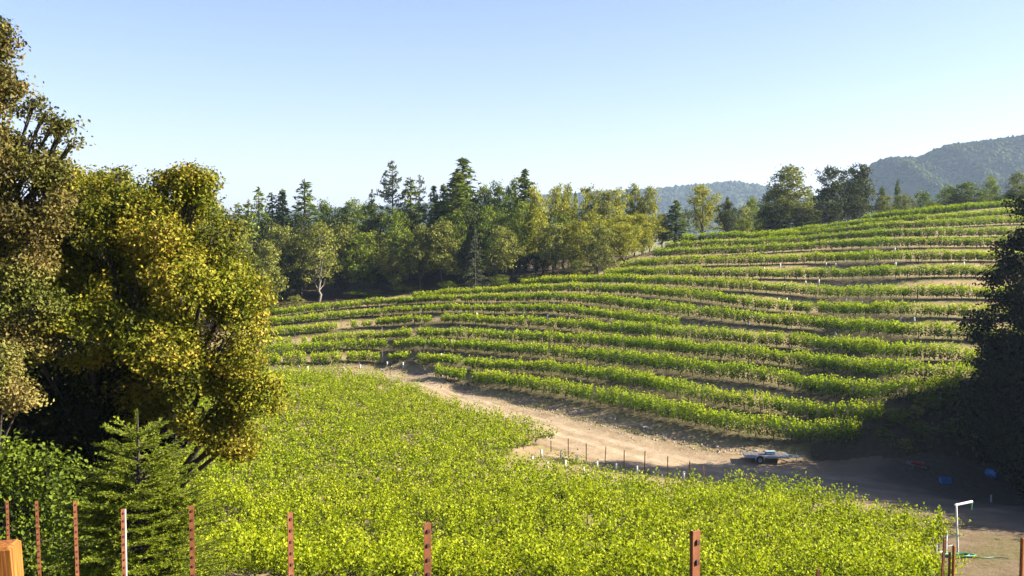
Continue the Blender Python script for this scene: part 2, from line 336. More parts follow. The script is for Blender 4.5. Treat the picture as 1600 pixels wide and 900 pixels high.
for nm, pl in ROWS.items():
    pts = []
    prev = None
    for q in dense_px(pl, 14):
        h_ = hit(q[0], q[1], 70)
        if h_ is None: continue
        if prev is not None and abs(h_[1] - prev) > 14: continue
        pts.append(h_); prev = h_[1]
    if len(pts) < 3: print("ROW", nm, "failed"); continue
    pts = np.array(pts)
    for _ in range(3): pts[1:-1, 1] = (pts[:-2, 1] + 2 * pts[1:-1, 1] + pts[2:, 1]) / 4
    ROWW[nm], _s = resample(pts, 0.5); ROWW[nm][:, 2] = terr(ROWW[nm][:, 0], ROWW[nm][:, 1])
    print("ROW", nm, "len %.0f" % _s[-1], "Y %.0f..%.0f" % (ROWW[nm][:, 1].min(), ROWW[nm][:, 1].max()))
def axis(lo, hi, step, far):
    a = list(np.arange(lo, hi + 1e-6, step)); s = step; b = []; v = hi
    while v < far: s *= 1.22; v += s; b.append(v)
    s = step; c = []; v = lo
    while v > -far: s *= 1.22; v -= s; c.append(v)
    return np.array(c[::-1] + a + b)
xs = axis(-75, 95, 0.9, 4200); ys = axis(-4, 175, 0.8, 4200)
ys = ys[ys > -900]
GX, GY = np.meshgrid(xs, ys); GZ = terr(GX, GY)
rowpts = np.vstack([r for r in ROWW.values()])
# terraces: the ground drops in a short bank just in front of every row
def rowdist(GX, GY):
    d = np.full(GX.shape, 99.0); sg = np.zeros(GX.shape); R = rowpts
    m = (GX > R[:, 0].min() - 6) & (GX < R[:, 0].max() + 6) & (GY > 70) & (GY < 175)
    q = np.stack([GX[m], GY[m]], 1); dd = np.empty(len(q)); sgn = np.empty(len(q))
    for i in range(0, len(q), 4000):
        c = q[i:i + 4000]; D = np.hypot(c[:, None, 0] - R[None, :, 0], c[:, None, 1] - R[None, :, 1]); k = D.argmin(1)
        dd[i:i + 4000] = D[np.arange(len(c)), k]; sgn[i:i + 4000] = np.sign(c[:, 1] - R[k, 1])
    d[m] = dd; sg[m] = sgn; return d, sg
RD, RS = rowdist(GX, GY)
GZ = GZ + np.where((RD < 2.2) & (RS < 0), 0.12 * np.cos(np.clip(RD / 2.2, 0, 1) * math.pi / 2) - 0.10 * np.exp(-((RD - 1.9) / 0.5) ** 2), 0) + np.where((RD < 2.2) & (RS >= 0), 0.12 * np.cos(np.clip(RD / 2.2, 0, 1) * math.pi / 2), 0)
micro = rng.normal(size=GX.shape) * 0.02; GZ = GZ + np.where(np.hypot(GX, GY - 90) < 120, micro, 0)
ny, nx = GX.shape
V = np.stack([GX.ravel(), GY.ravel(), GZ.ravel()], 1)
I = np.arange(nx * ny).reshape(ny, nx)
Q = np.stack([I[:-1, :-1].ravel(), I[:-1, 1:].ravel(), I[1:, 1:].ravel(), I[1:, :-1].ravel()], 1)
m, t, out = nodes('ground')
p = N_(t, "ShaderNodeBsdfPrincipled"); p.inputs["Roughness"].default_value = 0.95; p.inputs["Specular IOR Level"].default_value = 0.15
soil = ramp(t, noise(t, 0.9, 8, 0.7), alb([(0.25, (0.24, 0.16, 0.09)), (0.5, (0.44, 0.31, 0.185)), (0.75, (0.64, 0.49, 0.31))]))
straw = ramp(t, noise(t, 3.0, 8, 0.75), alb([(0.3, (0.20, 0.17, 0.06)), (0.6, (0.42, 0.34, 0.15)), (0.8, (0.50, 0.44, 0.24))]))
weeds = ramp(t, noise(t, 2.0, 8, 0.8), alb([(0.3, (0.06, 0.08, 0.015)), (0.6, (0.17, 0.20, 0.035)), (0.8, (0.33, 0.32, 0.09))]))
litter_shade = ramp(t, noise(t, 2.0, 8, 0.8), alb([(0.3, (0.035, 0.025, 0.015)), (0.7, (0.12, 0.09, 0.05))]))
ga = N_(t, "ShaderNodeAttribute", attribute_name="weedy"); wa = N_(t, "ShaderNodeAttribute", attribute_name="wooded")
f1 = ramp(t, noise(t, 0.35, 6, 0.65), [(0.42, (0, 0, 0)), (0.6, (1, 1, 1))])
c1 = mixc(t, f1, soil, straw)
f2n = N_(t, "ShaderNodeMath", operation='MULTIPLY'); t.links.new(ga.outputs["Fac"], f2n.inputs[0])
f2r = ramp(t, noise(t, 1.3, 6, 0.8), [(0.35, (0.15, 0.15, 0.15)), (0.6, (1, 1, 1))]); t.links.new(f2r, f2n.inputs[1])
c2 = mixc(t, f2n.outputs[0], c1, weeds); c3 = mixc(t, wa.outputs["Fac"], c2, litter_shade)
t.links.new(c3, p.inputs["Base Color"])
b = N_(t, "ShaderNodeBump"); b.inputs["Strength"].default_value = 0.9; b.inputs["Distance"].default_value = 0.12
t.links.new(noise(t, 2.5, 10, 0.75), b.inputs["Height"]); t.links.new(b.outputs[0], p.inputs["Normal"]); t.links.new(p.outputs[0], out.inputs[0])
M['ground'] = m
me = npmesh('ground', V, Q, m, smooth=True)
weedy = np.clip(0.15 + 0.85 * np.exp(-((RD) / 0.9) ** 2), 0, 1); weedy = np.where(RD > 20, np.where(GX > 14, 0.1, 0.35), weedy)
far = np.hypot(GX, GY - 90) > 130; weedy = np.where(far, 0.9, weedy)
ys_c = np.array([[c[0], c[1]] for c in crest.values()]); pxs = np.array(list(crest.keys()))
gpx = 800 + F * GX / np.maximum(GY, 1); cy = np.interp(gpx, pxs, ys_c[:, 0])
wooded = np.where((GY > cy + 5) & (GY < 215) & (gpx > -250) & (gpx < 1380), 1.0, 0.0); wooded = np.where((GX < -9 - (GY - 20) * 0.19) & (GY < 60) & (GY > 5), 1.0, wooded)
wooded = np.where((GX > 24 + 0.25 * np.abs(GY - 78)) & (GY > 60) & (GY < 83.5 + (GX - 30) * 0.2), 1.0, wooded); wooded = np.where((GX > 14) & (GY < 60) & (GY > 34), np.maximum(wooded, 0.55), wooded); wooded = np.where((GY < 34) & (np.abs(GX) < 80), np.maximum(wooded, 0.6), wooded)  # first mask paints the grove's shade onto the right bank
wooded = np.maximum(wooded, np.clip(0.85 * np.exp(-(np.clip(RD - np.where(RS < 0, 0.35, 0.0), 0, 99) / 0.55) ** 2), 0, 1))  # shade under the vine rows, painted as a dark ground band
for nm, arr in (("weedy", weedy), ("wooded", wooded)):
    a = me.attributes.new(nm, 'FLOAT', 'POINT'); a.data.foreach_set("value", arr.ravel().astype(np.float32))
g = link('ground', me); tag(g, kind='structure')
# ---- bilinear ground height as built
GZ_ = GZ
def gz(x, y):
    i = np.clip(np.searchsorted(xs, x) - 1, 0, nx - 2); j = np.clip(np.searchsorted(ys, y) - 1, 0, ny - 2)
    fx = (x - xs[i]) / (xs[i + 1] - xs[i]); fy = (y - ys[j]) / (ys[j + 1] - ys[j])
    return (GZ_[j, i] * (1 - fx) + GZ_[j, i + 1] * fx) * (1 - fy) + (GZ_[j + 1, i] * (1 - fx) + GZ_[j + 1, i + 1] * fx) * fy
# ---------------------------------------------------------------- roads
def strip(name, A, B, mat, lift=0.05, nc=26):
    A = np.array(A, float); B = np.array(B, float); n = len(A)
    tA = np.linspace(0, n - 1, (n - 1) * 18 + 1); A2 = np.stack([np.interp(tA, range(n), A[:, k]) for k in (0, 1)], 1); B2 = np.stack([np.interp(tA, range(n), B[:, k]) for k in (0, 1)], 1)
    for _ in range(12):
        A2[1:-1] = (A2[:-2] + 2 * A2[1:-1] + A2[2:]) / 4; B2[1:-1] = (B2[:-2] + 2 * B2[1:-1] + B2[2:]) / 4
    jA = np.convolve(rng.normal(size=len(A2) + 4), np.ones(5) / 5, 'same')[2:-2, None] * 0.3
    jB = np.convolve(rng.normal(size=len(A2) + 4), np.ones(5) / 5, 'same')[2:-2, None] * 0.3
    d = unit(B2 - A2); A2 = A2 + d * jA; B2 = B2 + d * jB
    f = np.linspace(0, 1, nc)[None, :, None]; P = A2[:, None] * (1 - f) + B2[:, None] * f
    edge = np.minimum(np.linspace(0, 1, nc), np.linspace(1, 0, nc)); lf = np.where(edge < 0.02, -0.03, lift)[None, :]
    Z = gz(P[..., 0], P[..., 1]) + lf
    V = np.concatenate([P, Z[..., None]], 2).reshape(-1, 3); I = np.arange(P.shape[0] * nc).reshape(P.shape[0], nc)
    Q = np.stack([I[:-1, :-1].ravel(), I[:-1, 1:].ravel(), I[1:, 1:].ravel(), I[1:, :-1].ravel()], 1)
    me = npmesh(name, V, Q, mat, smooth=True); a = me.attributes.new("across", 'FLOAT', 'POINT'); a.data.foreach_set("value", np.tile(np.linspace(0, 1, nc), P.shape[0]).astype(np.float32))
    o = link(name, me); tag(o, kind='structure'); return o
m, t, out = nodes('dirt_road'); p = N_(t, "ShaderNodeBsdfPrincipled"); p.inputs["Roughness"].default_value = 0.95; p.inputs["Specular IOR Level"].default_value = 0.15
c = ramp(t, noise(t, 0.5, 8, 0.7, dist=0.5), alb([(0.25, (0.34, 0.25, 0.155)), (0.5, (0.50, 0.39, 0.26)), (0.7, (0.66, 0.54, 0.38))]))
c2 = ramp(t, noise(t, 5, 8, 0.8), [(0.3, (0.7, 0.68, 0.64)), (0.65, (1.05, 1.05, 1.05))]); 
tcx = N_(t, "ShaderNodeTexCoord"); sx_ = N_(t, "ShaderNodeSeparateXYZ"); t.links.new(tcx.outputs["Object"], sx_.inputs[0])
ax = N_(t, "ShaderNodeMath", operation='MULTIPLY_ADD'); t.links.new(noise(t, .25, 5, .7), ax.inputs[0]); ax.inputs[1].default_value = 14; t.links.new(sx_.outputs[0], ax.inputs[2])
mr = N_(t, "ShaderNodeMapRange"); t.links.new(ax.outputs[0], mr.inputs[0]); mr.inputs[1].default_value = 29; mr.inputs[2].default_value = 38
yard_shade = ramp(t, noise(t, 2.0, 8, 0.8), alb([(0.3, (0.05, 0.04, 0.03)), (0.7, (0.15, 0.12, 0.09))]))  # dark tone for the right yard: the grove's shade put into the road colour
aa = N_(t, "ShaderNodeAttribute", attribute_name="across"); wob = N_(t, "ShaderNodeMath", operation='MULTIPLY_ADD'); t.links.new(noise(t, .12, 4, .6), wob.inputs[0]); wob.inputs[1].default_value = .16; t.links.new(aa.outputs["Fac"], wob.inputs[2])
g0 = (.60, .55, .45); g1 = (1.08, 1.08, 1.1); g2 = (.80, .77, .70)
rut = ramp(t, wob.outputs[0], [(.08, g0), (.20, g2), (.30, g2), (.34, g1), (.39, g1), (.43, g2), (.52, g2), (.56, g1), (.61, g1), (.66, g2), (.80, (.9, .88, .84)), (.97, g2), (1.0, g0)])
c = mixc(t, ramp(t, noise(t, .8, 6, .8), [(.3, (.25, .25, .25)), (.6, (1, 1, 1))]), c, mixc(t, 1.0, c, rut, 'MULTIPLY'))
t.links.new(mixc(t, mr.outputs[0], mixc(t, 1.0, c, c2, 'MULTIPLY'), yard_shade), p.inputs["Base Color"])
b = N_(t, "ShaderNodeBump"); b.inputs["Strength"].default_value = 0.9; b.inputs["Distance"].default_value = 0.12
t.links.new(noise(t, 3, 10, 0.75), b.inputs["Height"]); t.links.new(b.outputs[0], p.inputs["Normal"]); t.links.new(p.outputs[0], out.inputs[0]); M['road'] = m
UP = [(395,579),(460,579),(530,578),(600,579),(655,585),(700,597),(780,622),(860,645),(940,666),(1010,684),(1100,704),(1200,714),(1300,716),(1400,712),(1500,712),(1620,712)]
LO = [(395,589),(460,590),(530,590),(585,596),(630,606),(670,622),(730,645),(800,672),(850,700),(930,722),(1040,748),(1150,762),(1270,775),(1380,790),(1470,822),(1640,850)]
A = [hit(*q)[:2] for q in UP]; B = [hit(*q)[:2] for q in LO]
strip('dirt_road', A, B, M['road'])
A = [hit(*q)[:2] for q in [(1010,398),(985,404),(962,411),(935,424),(905,438)]]; B = [hit(*q)[:2] for q in [(1028,399),(1010,406),(985,416),(960,427),(935,438)]]
strip('dirt_track', A, B, M['road'], nc=10)
print("ctrl", len(ctrl), "cam ground", tz(0, 0))

# ---------------------------------------------------------------- the rows of the far vineyard
ROWLAB = {
 'V14': 'lowest row of trellised vines above the eroded bank beside the dirt road',
 'V13': 'second vine row up from the road, with a thick separate clump by the road bend',
 'V12': 'third vine row up from the road, ending right at the white stake in the shade',
 'V11': 'fourth vine row up from the road bank, broken by bare gaps at its left end',
 'V10': 'fifth vine row up from the road, gappy among reddish posts on the left',
 'V9': 'short vine row that runs out in mid slope between the fifth and sixth long rows',
 'V8': 'longest vine row, crossing the whole hill below the two rows beside the woods',
 'V7': 'vine row that starts under the pale dead fir at the foot of the woods',
 'V6': 'vine row that starts at the wood edge just below the pale dirt track',
 'V5': 'vine row that begins at the lower end of the pale dirt track',
 'V4': 'vine row that begins beside the middle of the pale dirt track',
 'V3': 'vine row that begins at the upper end of the pale dirt track',
 'V2': 'vine row that begins just below the small reddish fir near the hill crest',
 'V1': 'vine row that begins under the light green round tree near the hill crest',
 'U1': 'vine row second from the hill crest, starting under the two large dark oaks',
 'U0': 'topmost vine row running up along the sunlit hill crest on the right',
}
GAPS = {'V11': [(452, 470), (478, 486), (642, 650)], 'V10': [(525, 548), (558, 566), (578, 586), (672, 690)], 'V12': [(602, 612), (662, 668)], 'V13': [(436, 441), (478, 484), (532, 540), (592, 606), (636, 652), (716, 724)],
        'V8': [(712, 720)], 'V14': [(726, 738)], 'V7': [(1270, 1278)], 'V6': [], 'V9': [(455, 458), (640, 644)]}
def shoots_foliage(P, hgt, wid, per_m, nl, lsize, keep=None, seed=1, base=0.75):
    """upright leafy shoots along a base line"""
    rg = np.random.default_rng(seed); s = np.concatenate([[0], np.cumsum(np.linalg.norm(np.diff(P[:, :2], axis=0), axis=1))]); L = s[-1]
    n = int(L * per_m); t = rg.uniform(0, L, n); x = np.interp(t, s, P[:, 0]); y = np.interp(t, s, P[:, 1])
    tn = np.stack([np.gradient(P[:, 0]), np.gradient(P[:, 1])], 1); tn = unit(tn); tx = np.interp(t, s, tn[:, 0]); ty = np.interp(t, s, tn[:, 1])
    vig = 0.5 + 0.5 * np.sin(t * 1.1 + seed) * np.sin(t * 0.37 + seed * 2); vig = 0.86 + 0.20 * vig     # vigour wanders from vine to vine
    px = 800 + F * x / y; ok = np.ones(n, bool)
    if keep is not None: ok = keep(px)
    ok &= rg.uniform(size=n) < 0.62 + 0.5 * (0.5 + 0.5 * np.sin(t * 4.2)) ** 0.5
    x, y, tx, ty, vig = x[ok], y[ok], tx[ok], ty[ok], vig[ok]; n = len(x)
    off = rg.normal(size=n) * wid * 0.35; bx = x - ty * off; by = y + tx * off
    H = hgt(800 + F * x / y) * vig * rg.uniform(0.84, 1.12, n)
    dx = rg.normal(size=n) * 0.13 - ty * off * 0.5; dy = rg.normal(size=n) * 0.13 + tx * off * 0.5
    f = np.linspace(0, 1, nl)[None, :]; zb = terr(bx, by)
    X = bx[:, None] + dx[:, None] * f ** 1.3; Y = by[:, None] + dy[:, None] * f ** 1.3
    Zz = zb[:, None] + 0.5 + (H[:, None] - 0.5) * f
    Pn = np.stack([X, Y, Zz], 2) + rg.normal(size=(n, nl, 3)) * np.array([0.08, 0.08, 0.05])
    tint = np.clip(0.08 + 0.66 * f + rg.normal(size=(n, nl)) * 0.17, 0, 1)  # young tops paler; shade at the row base is also put into the tint
    return Pn.reshape(-1, 3), tint.ravel(), rg
tp = Geo(); tp.box((0, 0, 0.95), (0.05, 0.045, 1.9)); tp.box((0, 0.03, 0.95), (0.012, 0.03, 1.86)); tp.box((0, 0, 1.3), (0.30, 0.02, 0.03))
M['trellis'] = surf('weathered_trellis_post', [(0.3, (0.20, 0.12, 0.08)), (0.7, (0.50, 0.42, 0.34))], 3, 0.7, 0.2)
post_me = tp.mesh('trellis_post', M['trellis'])
for k, nm in enumerate(ROWS):
    if nm not in ROWW: continue
    P = ROWW[nm]; gaps = GAPS.get(nm, [])
    keep = lambda px, gaps=gaps: ~np.any([(px > a) & (px < b) for a, b in gaps], axis=0) if gaps else np.ones(len(px), bool)
    base_h = {'V14': 1.9, 'V13': 1.8, 'V12': 1.75, 'V11': 1.65, 'V10': 1.6, 'V9': 1.5, 'V8': 1.55, 'U0': 1.4, 'U1': 1.3}.get(nm, 1.5)
    hgt = lambda px, b=base_h: b * np.interp(px, [430, 650, 800, 1000], [0.86, 0.78, 0.9, 1.05])
    if nm == 'V13': hgt = lambda px: np.interp(px, [380, 560, 620, 700, 1000], [1.7, 1.5, 1.0, 1.3, 1.75])
    Pn, tint, rg = shoots_foliage(P, hgt, 0.55, 40, 11, 0.15, keep, seed=k + 3)
    r = empty('vine_row', tuple(P[len(P) // 2]))
    tag(r, ROWLAB[nm], 'vine row', 'terraced vine rows on the far hillside')
    o = P[len(P) // 2]
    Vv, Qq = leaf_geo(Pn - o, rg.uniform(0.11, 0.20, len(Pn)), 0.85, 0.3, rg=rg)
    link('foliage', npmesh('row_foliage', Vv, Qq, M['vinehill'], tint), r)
    gt = Geo(); s_ = resample(P, 1.5)[0]
    for q in s_:
        if not keep(np.array([800 + F * q[0] / q[1]]))[0]: continue
        a = rg.normal(size=2) * 0.05; z0 = tz(q[0], q[1]) - 0.05
        gt.tube([(q[0] - o[0], q[1] - o[1], z0 - o[2]), (q[0] - o[0] + a[0], q[1] - o[1] + a[1], z0 - o[2] + 0.5), (q[0] - o[0] + a[0] * 2, q[1] - o[1], z0 - o[2] + 0.95)], [0.045, 0.04, 0.03], 4)
    link('trunk', gt.mesh('row_trunks', M['bark']), r)['kind'] = 'stuff'
    for q in resample(P, 5.4)[0][1:]:
        x, y = q[0] + rg.normal() * 0.1, q[1]; pz = float(gz(x, y)) - 0.15
        po = link('post', post_me, r, (x - o[0], y - o[1], pz - o[2])); po.rotation_euler = (rg.normal() * 0.03, rg.normal() * 0.05, rg.uniform(0, 0.4)); po.scale = (1, 1, rg.uniform(0.85, 1.0))
# ---------------------------------------------------------------- the lower vineyard
poly_px = [(330,596),(427,596),(500,594),(560,594),(600,602),(640,617),(690,640),(760,662),(820,676),(856,697),(792,728),(832,750),(900,765),(1000,775),(1100,781),(1200,786),(1300,801),(1380,820),(1440,845),(1474,868),(1462,900),(1440,960)]
PW = [hit(*q)[:2] for q in poly_px[:-1]]
PW += [np.array([15.0, 34]), np.array([-8.0, 33]), np.array([-13.5, 36.0]), np.array([-19, 46]), np.array([-26, 66]), np.array([-34, 95])]
PW = np.array(PW)
def inside(x, y, P):
    c = np.zeros(x.shape, bool); j = len(P) - 1
    for i in range(len(P)):
        a = ((P[i, 1] > y) != (P[j, 1] > y)) & (x < (P[j, 0] - P[i, 0]) * (y - P[i, 1]) / (P[j, 1] - P[i, 1] + 1e-12) + P[i, 0]); c ^= a; j = i
    return c
ang = math.radians(47); du = np.array([math.cos(ang), math.sin(ang)]); dn = np.array([du[1], -du[0]])
spots = []
for a in np.arange(-110, 60, 2.15):
    for b_ in np.arange(0, 160, 1.2):
        p_ = dn * a + du * b_; spots.append((p_[0] + rng.normal() * 0.08, p_[1] + rng.normal() * 0.08))
spots = np.array(spots); spots = spots[inside(spots[:, 0], spots[:, 1], PW)]
gapn = np.sin(spots[:, 0] * 0.9 + 1.3) * np.sin(spots[:, 1] * 0.31 + spots[:, 0] * 0.2)
spots = spots[(rng.uniform(size=len(spots)) > 0.03)]
dist = np.hypot(spots[:, 0], spots[:, 1]); spots = spots[np.argsort(dist)]
print("lower vines", len(spots))
def vine_pts(seed, nshoot, nl):
    rg = np.random.default_rng(seed); n = nshoot
    bx = rg.uniform(-0.72, 0.72, n); off = rg.normal(size=n) * 0.24; H = rg.uniform(1.0, 2.15, n)
    dx = rg.normal(size=n) * 0.17; dy = off * 1.2 + rg.normal(size=n) * 0.20; f = np.linspace(0, 1, nl)[None, :]
    X = bx[:, None] + dx[:, None] * f ** 1.4; Y = off[:, None] + dy[:, None] * f ** 1.4; Z = 0.72 + (H[:, None] - 0.72) * f - 0.15 * f ** 4
    P = np.stack([X, Y, Z], 2) + rg.normal(size=(n, nl, 3)) * np.array([0.07, 0.07, 0.05])
    tint = np.clip(0.14 + 0.56 * f + rg.normal(size=(n, nl)) * 0.18, 0, 1); return P.reshape(-1, 3), tint.ravel(), rg
vmesh = []
for v in range(7):
    P, ti, rg = vine_pts(100 + v, 40, 16)
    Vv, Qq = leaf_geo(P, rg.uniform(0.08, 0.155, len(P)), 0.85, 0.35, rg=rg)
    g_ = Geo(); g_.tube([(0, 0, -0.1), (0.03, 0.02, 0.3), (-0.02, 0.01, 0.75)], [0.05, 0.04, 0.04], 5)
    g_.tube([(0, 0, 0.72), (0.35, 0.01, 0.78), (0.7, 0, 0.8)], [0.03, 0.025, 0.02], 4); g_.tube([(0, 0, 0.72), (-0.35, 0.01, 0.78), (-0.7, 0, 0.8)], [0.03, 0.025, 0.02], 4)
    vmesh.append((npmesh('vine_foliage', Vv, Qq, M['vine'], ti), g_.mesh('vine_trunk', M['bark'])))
NV = 300
for i, (x, y) in enumerate(spots[:NV]):
    z = tz(x, y); fo, tr_ = vmesh[i % 7]
    r = empty('grapevine', (x, y, z), ang + (math.pi if i % 2 else 0), (1, 1, float(rng.uniform(0.74, 1.18))))
    tag(r, 'bushy yellow green grapevine in the near part of the lower vineyard', 'grapevine', 'grapevines of the lower vineyard')
    link('foliage', fo, r); link('trunk', tr_, r)
VV = []; TT = []
for i, (x, y) in enumerate(spots[NV:]):
    P, ti, rg = vine_pts(1000 + i, 28, 10)
    c, s_ = math.cos(ang), math.sin(ang); P = P * np.array([1, 1, rng.uniform(0.72, 1.18)])
    P = np.stack([P[:, 0] * c - P[:, 1] * s_ + x, P[:, 0] * s_ + P[:, 1] * c + y, P[:, 2] + tz(x, y)], 1)
    VV.append(P); TT.append(ti)
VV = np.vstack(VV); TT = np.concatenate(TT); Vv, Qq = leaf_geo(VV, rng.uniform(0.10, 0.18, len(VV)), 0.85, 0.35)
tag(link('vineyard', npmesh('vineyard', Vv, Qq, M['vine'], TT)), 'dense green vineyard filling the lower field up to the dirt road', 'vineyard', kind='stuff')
# ---------------------------------------------------------------- trees
def blob(rg, n, c, r):
    """points in a lumpy shell"""
    d = unit(rg.normal(size=(n, 3))); rr = r * rg.uniform(0.62, 1.0, n)[:, None] ** 0.6; return np.array(c) + d * rr, d
def crown(lobes, leaf, ncl, per, spread, seed, mat, up=0.5, name='crown', asp=0.6, bias=0.0, hole=0.0, lobev=0.06, hth=-0.55):
    """lobes (x,y,z,r[,flat]); leaf clusters on the shell of every lobe"""
    rg = np.random.default_rng(seed); PP = []; NN = []; TI = []
    tot = sum(l[3] ** 2 for l in lobes)
    for l in lobes:
        n = max(3, int(ncl * l[3] ** 2 / tot)); c, d = blob(rg, n, (0, 0, 0), 1.0); fl = l[4] if len(l) > 4 else 0.8
        c = c * np.where(rg.uniform(size=n) < 0.16, rg.uniform(1.05, 1.28, n), 1.0)[:, None]
        c = c * np.array([l[3], l[3], l[3] * fl]) + np.array(l[:3])
        if hole > 0:
            k = 6.283 / hole; hv = np.sin(c[:, 0] * k + seed) * np.sin(c[:, 1] * k * .8 + 1.3) + np.sin(c[:, 2] * k * .9 + c[:, 0] * k * .5) * .8
            kp = hv > hth; c = c[kp]; d = d[kp]; n = len(c)
            if n == 0: continue
        q = c[:, None] + rg.normal(size=(n, per, 3)) * spread * np.array([1, 1, 0.6])
        PP.append(q.reshape(-1, 3)); NN.append(np.repeat(d, per, 0)); ct = rg.normal(size=(n, 1)) * 0.13
        TI.append((0.46 + bias + rg.normal() * lobev + ct + rg.normal(size=(n, per)) * 0.15).ravel())
    PP = np.vstack(PP); NN = np.vstack(NN); TI = np.clip(np.concatenate(TI), 0, 1)
    Vv, Qq = leaf_geo(PP, rg.uniform(0.7, 1.35, len(PP)) * leaf, asp, up, nrm=NN * 0.7, rg=rg)
    return npmesh(name, Vv, Qq, mat, TI)
def trunk_mesh(base, lobes, r0, seed, mat, fork=0.35, lean=0.0, sides=7):
    rg = np.random.default_rng(seed); g_ = Geo(); base = np.array(base, float); cen = np.mean([l[:3] for l in lobes], axis=0)
    top = base + (cen - base) * np.array([0.5, 0.5, fork + 0.15]); n = 6
    pts = np.array([base + (top - base) * f + rg.normal(size=3) * r0 * 0.5 * (0 < f < 1) for f in np.linspace(0, 1, n)]); g_.tube(pts, np.linspace(r0 * 1.3, r0 * 0.75, n), sides)
    for l in lobes:
        a = pts[rg.integers(n - 3, n)]; b_ = np.array(l[:3]); mid = a + (b_ - a) * 0.5 + rg.normal(size=3) * l[3] * 0.25 + np.array([0, 0, 0.1 * l[3]])
        g_.tube([a, a * .55 + mid * .45, mid, b_], [r0 * 0.5, r0 * 0.38, r0 * 0.25, r0 * 0.10], 5)
        for k in range(4):
            e = b_ + unit(rg.normal(size=3)) * l[3] * 0.8; g_.tube([mid * .3 + b_ * .7, (b_ + e) / 2 + rg.normal(size=3) * l[3] * .1, e], [r0 * 0.12, r0 * 0.07, r0 * 0.02], 4)
    return g_.mesh('trunk', mat, True)
# near oaks on the left, built where they stand
def W(px, py, Y): return at(px, py, Y)
def near_tree(name, label, cat, base, lobes_px, leaf, ncl, per, spread, mat, r0, seed, group=None, bias=0.0, bark='bark', fork=0.35, hole=0.0, hth=-0.5):
    z = tz(*base); o = np.array([base[0], base[1], z]); lob = []
    for l in lobes_px:
        c = W(l[0], l[1], l[3]) - o; lob.append((c[0], c[1], c[2], l[2] / F * l[3], l[4] if len(l) > 4 else 0.85))
    r = empty(name, tuple(o)); tag(r, label, cat, group)
    link('crown', crown(lob, leaf, ncl, per, spread, seed, mat, bias=bias, hole=hole, hth=hth, lobev=0.08), r)
    link('trunk', trunk_mesh((0, 0, -0.3), lob, r0, seed + 1, M[bark], fork), r); return r
near_tree('oak_tree', 'big spreading oak with golden green leaves on the left, behind the young fir', 'oak tree', (-11.9, 30.6),
  [(402,545,40,26.8),(398,625,42,26.6),(368,680,40,26.5),(325,600,50,26.5),(240,600,52,27.2),(205,640,42,27.4),(165,600,40,27.8),(250,490,60,28.5),(215,420,55,28.5),(175,320,60,29.5),(235,345,60,29),(130,318,55,28.5),(205,325,50,27),(165,370,70,27),(285,318,42,27.5),(255,360,60,26.5),(330,385,58,27),(365,450,55,26.5),(300,450,75,26),(350,530,68,26.2),(385,590,48,26.5),(330,640,58,26.5),(375,680,38,26.6),(245,545,65,25.6),
   (215,470,70,26),(75,440,80,27),(120,520,62,25.5),(30,510,65,26),(70,380,70,28),(290,585,50,26),(292,292,34,27.6),(262,300,34,27.6),(305,285,24,27.4),(100,262,28,28),(180,280,22,27.5)],
  0.10, 9500, 30, 0.17, M['oak'], 0.34, 11, fork=0.3, hole=2.1, hth=-0.3)
near_tree('oak_tree', 'tall sparse brownish oak leaning in at the far left, topping every other tree', 'oak tree', (-16.5, 24.5),
  [(-60,120,60,24),(-2,45,15,24),(-8,62,20,24),(-20,85,26,24),(0,75,24,24),(8,130,28,24),(15,190,34,24),(-10,250,55,24),(50,215,24,24),(40,270,45,24),(82,262,28,24.2),(25,330,60,24),(75,325,42,24.3),(-40,360,80,24.5),(30,400,55,24.8),(100,205,16,24.2),(85,190,12,24.3),(70,178,8,24.2),(55,160,10,24),(112,225,10,24.2),(15,450,45,24.6),(60,480,36,24.6),(-20,500,60,24.8),(30,540,40,24.6)],
  0.095, 4600, 18, 0.15, M['oakbrown'], 0.24, 21, fork=0.45, hole=1.3, hth=-0.25)
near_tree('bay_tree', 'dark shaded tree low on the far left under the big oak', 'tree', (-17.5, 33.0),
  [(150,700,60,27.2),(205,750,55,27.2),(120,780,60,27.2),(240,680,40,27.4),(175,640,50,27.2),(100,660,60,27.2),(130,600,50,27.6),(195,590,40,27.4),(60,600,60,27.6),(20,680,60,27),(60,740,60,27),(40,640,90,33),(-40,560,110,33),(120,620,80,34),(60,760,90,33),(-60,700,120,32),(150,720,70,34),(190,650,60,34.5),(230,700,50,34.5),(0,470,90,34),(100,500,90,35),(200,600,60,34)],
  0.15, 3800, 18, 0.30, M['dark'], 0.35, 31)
near_tree('leafy_shrub', 'bright leafy shrub at the bottom left behind the thin fence posts', 'shrub', (-10.6, 20.0),
  [(20,720,38,20.5),(80,735,34,20.5),(35,790,36,20.3),(95,800,40,20),(50,860,45,19.6),(110,870,50,19.5),(0,900,60,19.5),(-30,770,40,20.5)],
  0.10, 620, 14, 0.20, M['mid'], 0.08, 41)
near_tree('oak_tree', 'low lichen grey oak branch clump at the far left edge below the tall sparse oak', 'oak tree', (-14.6, 25.0),
  [(5,610,32,22.5),(-30,590,50,22.5),(35,625,20,22.4),(0,560,25,22.6)], 0.085, 420, 22, 0.16, M['oakbrown'], 0.16, 51, bias=0.15)
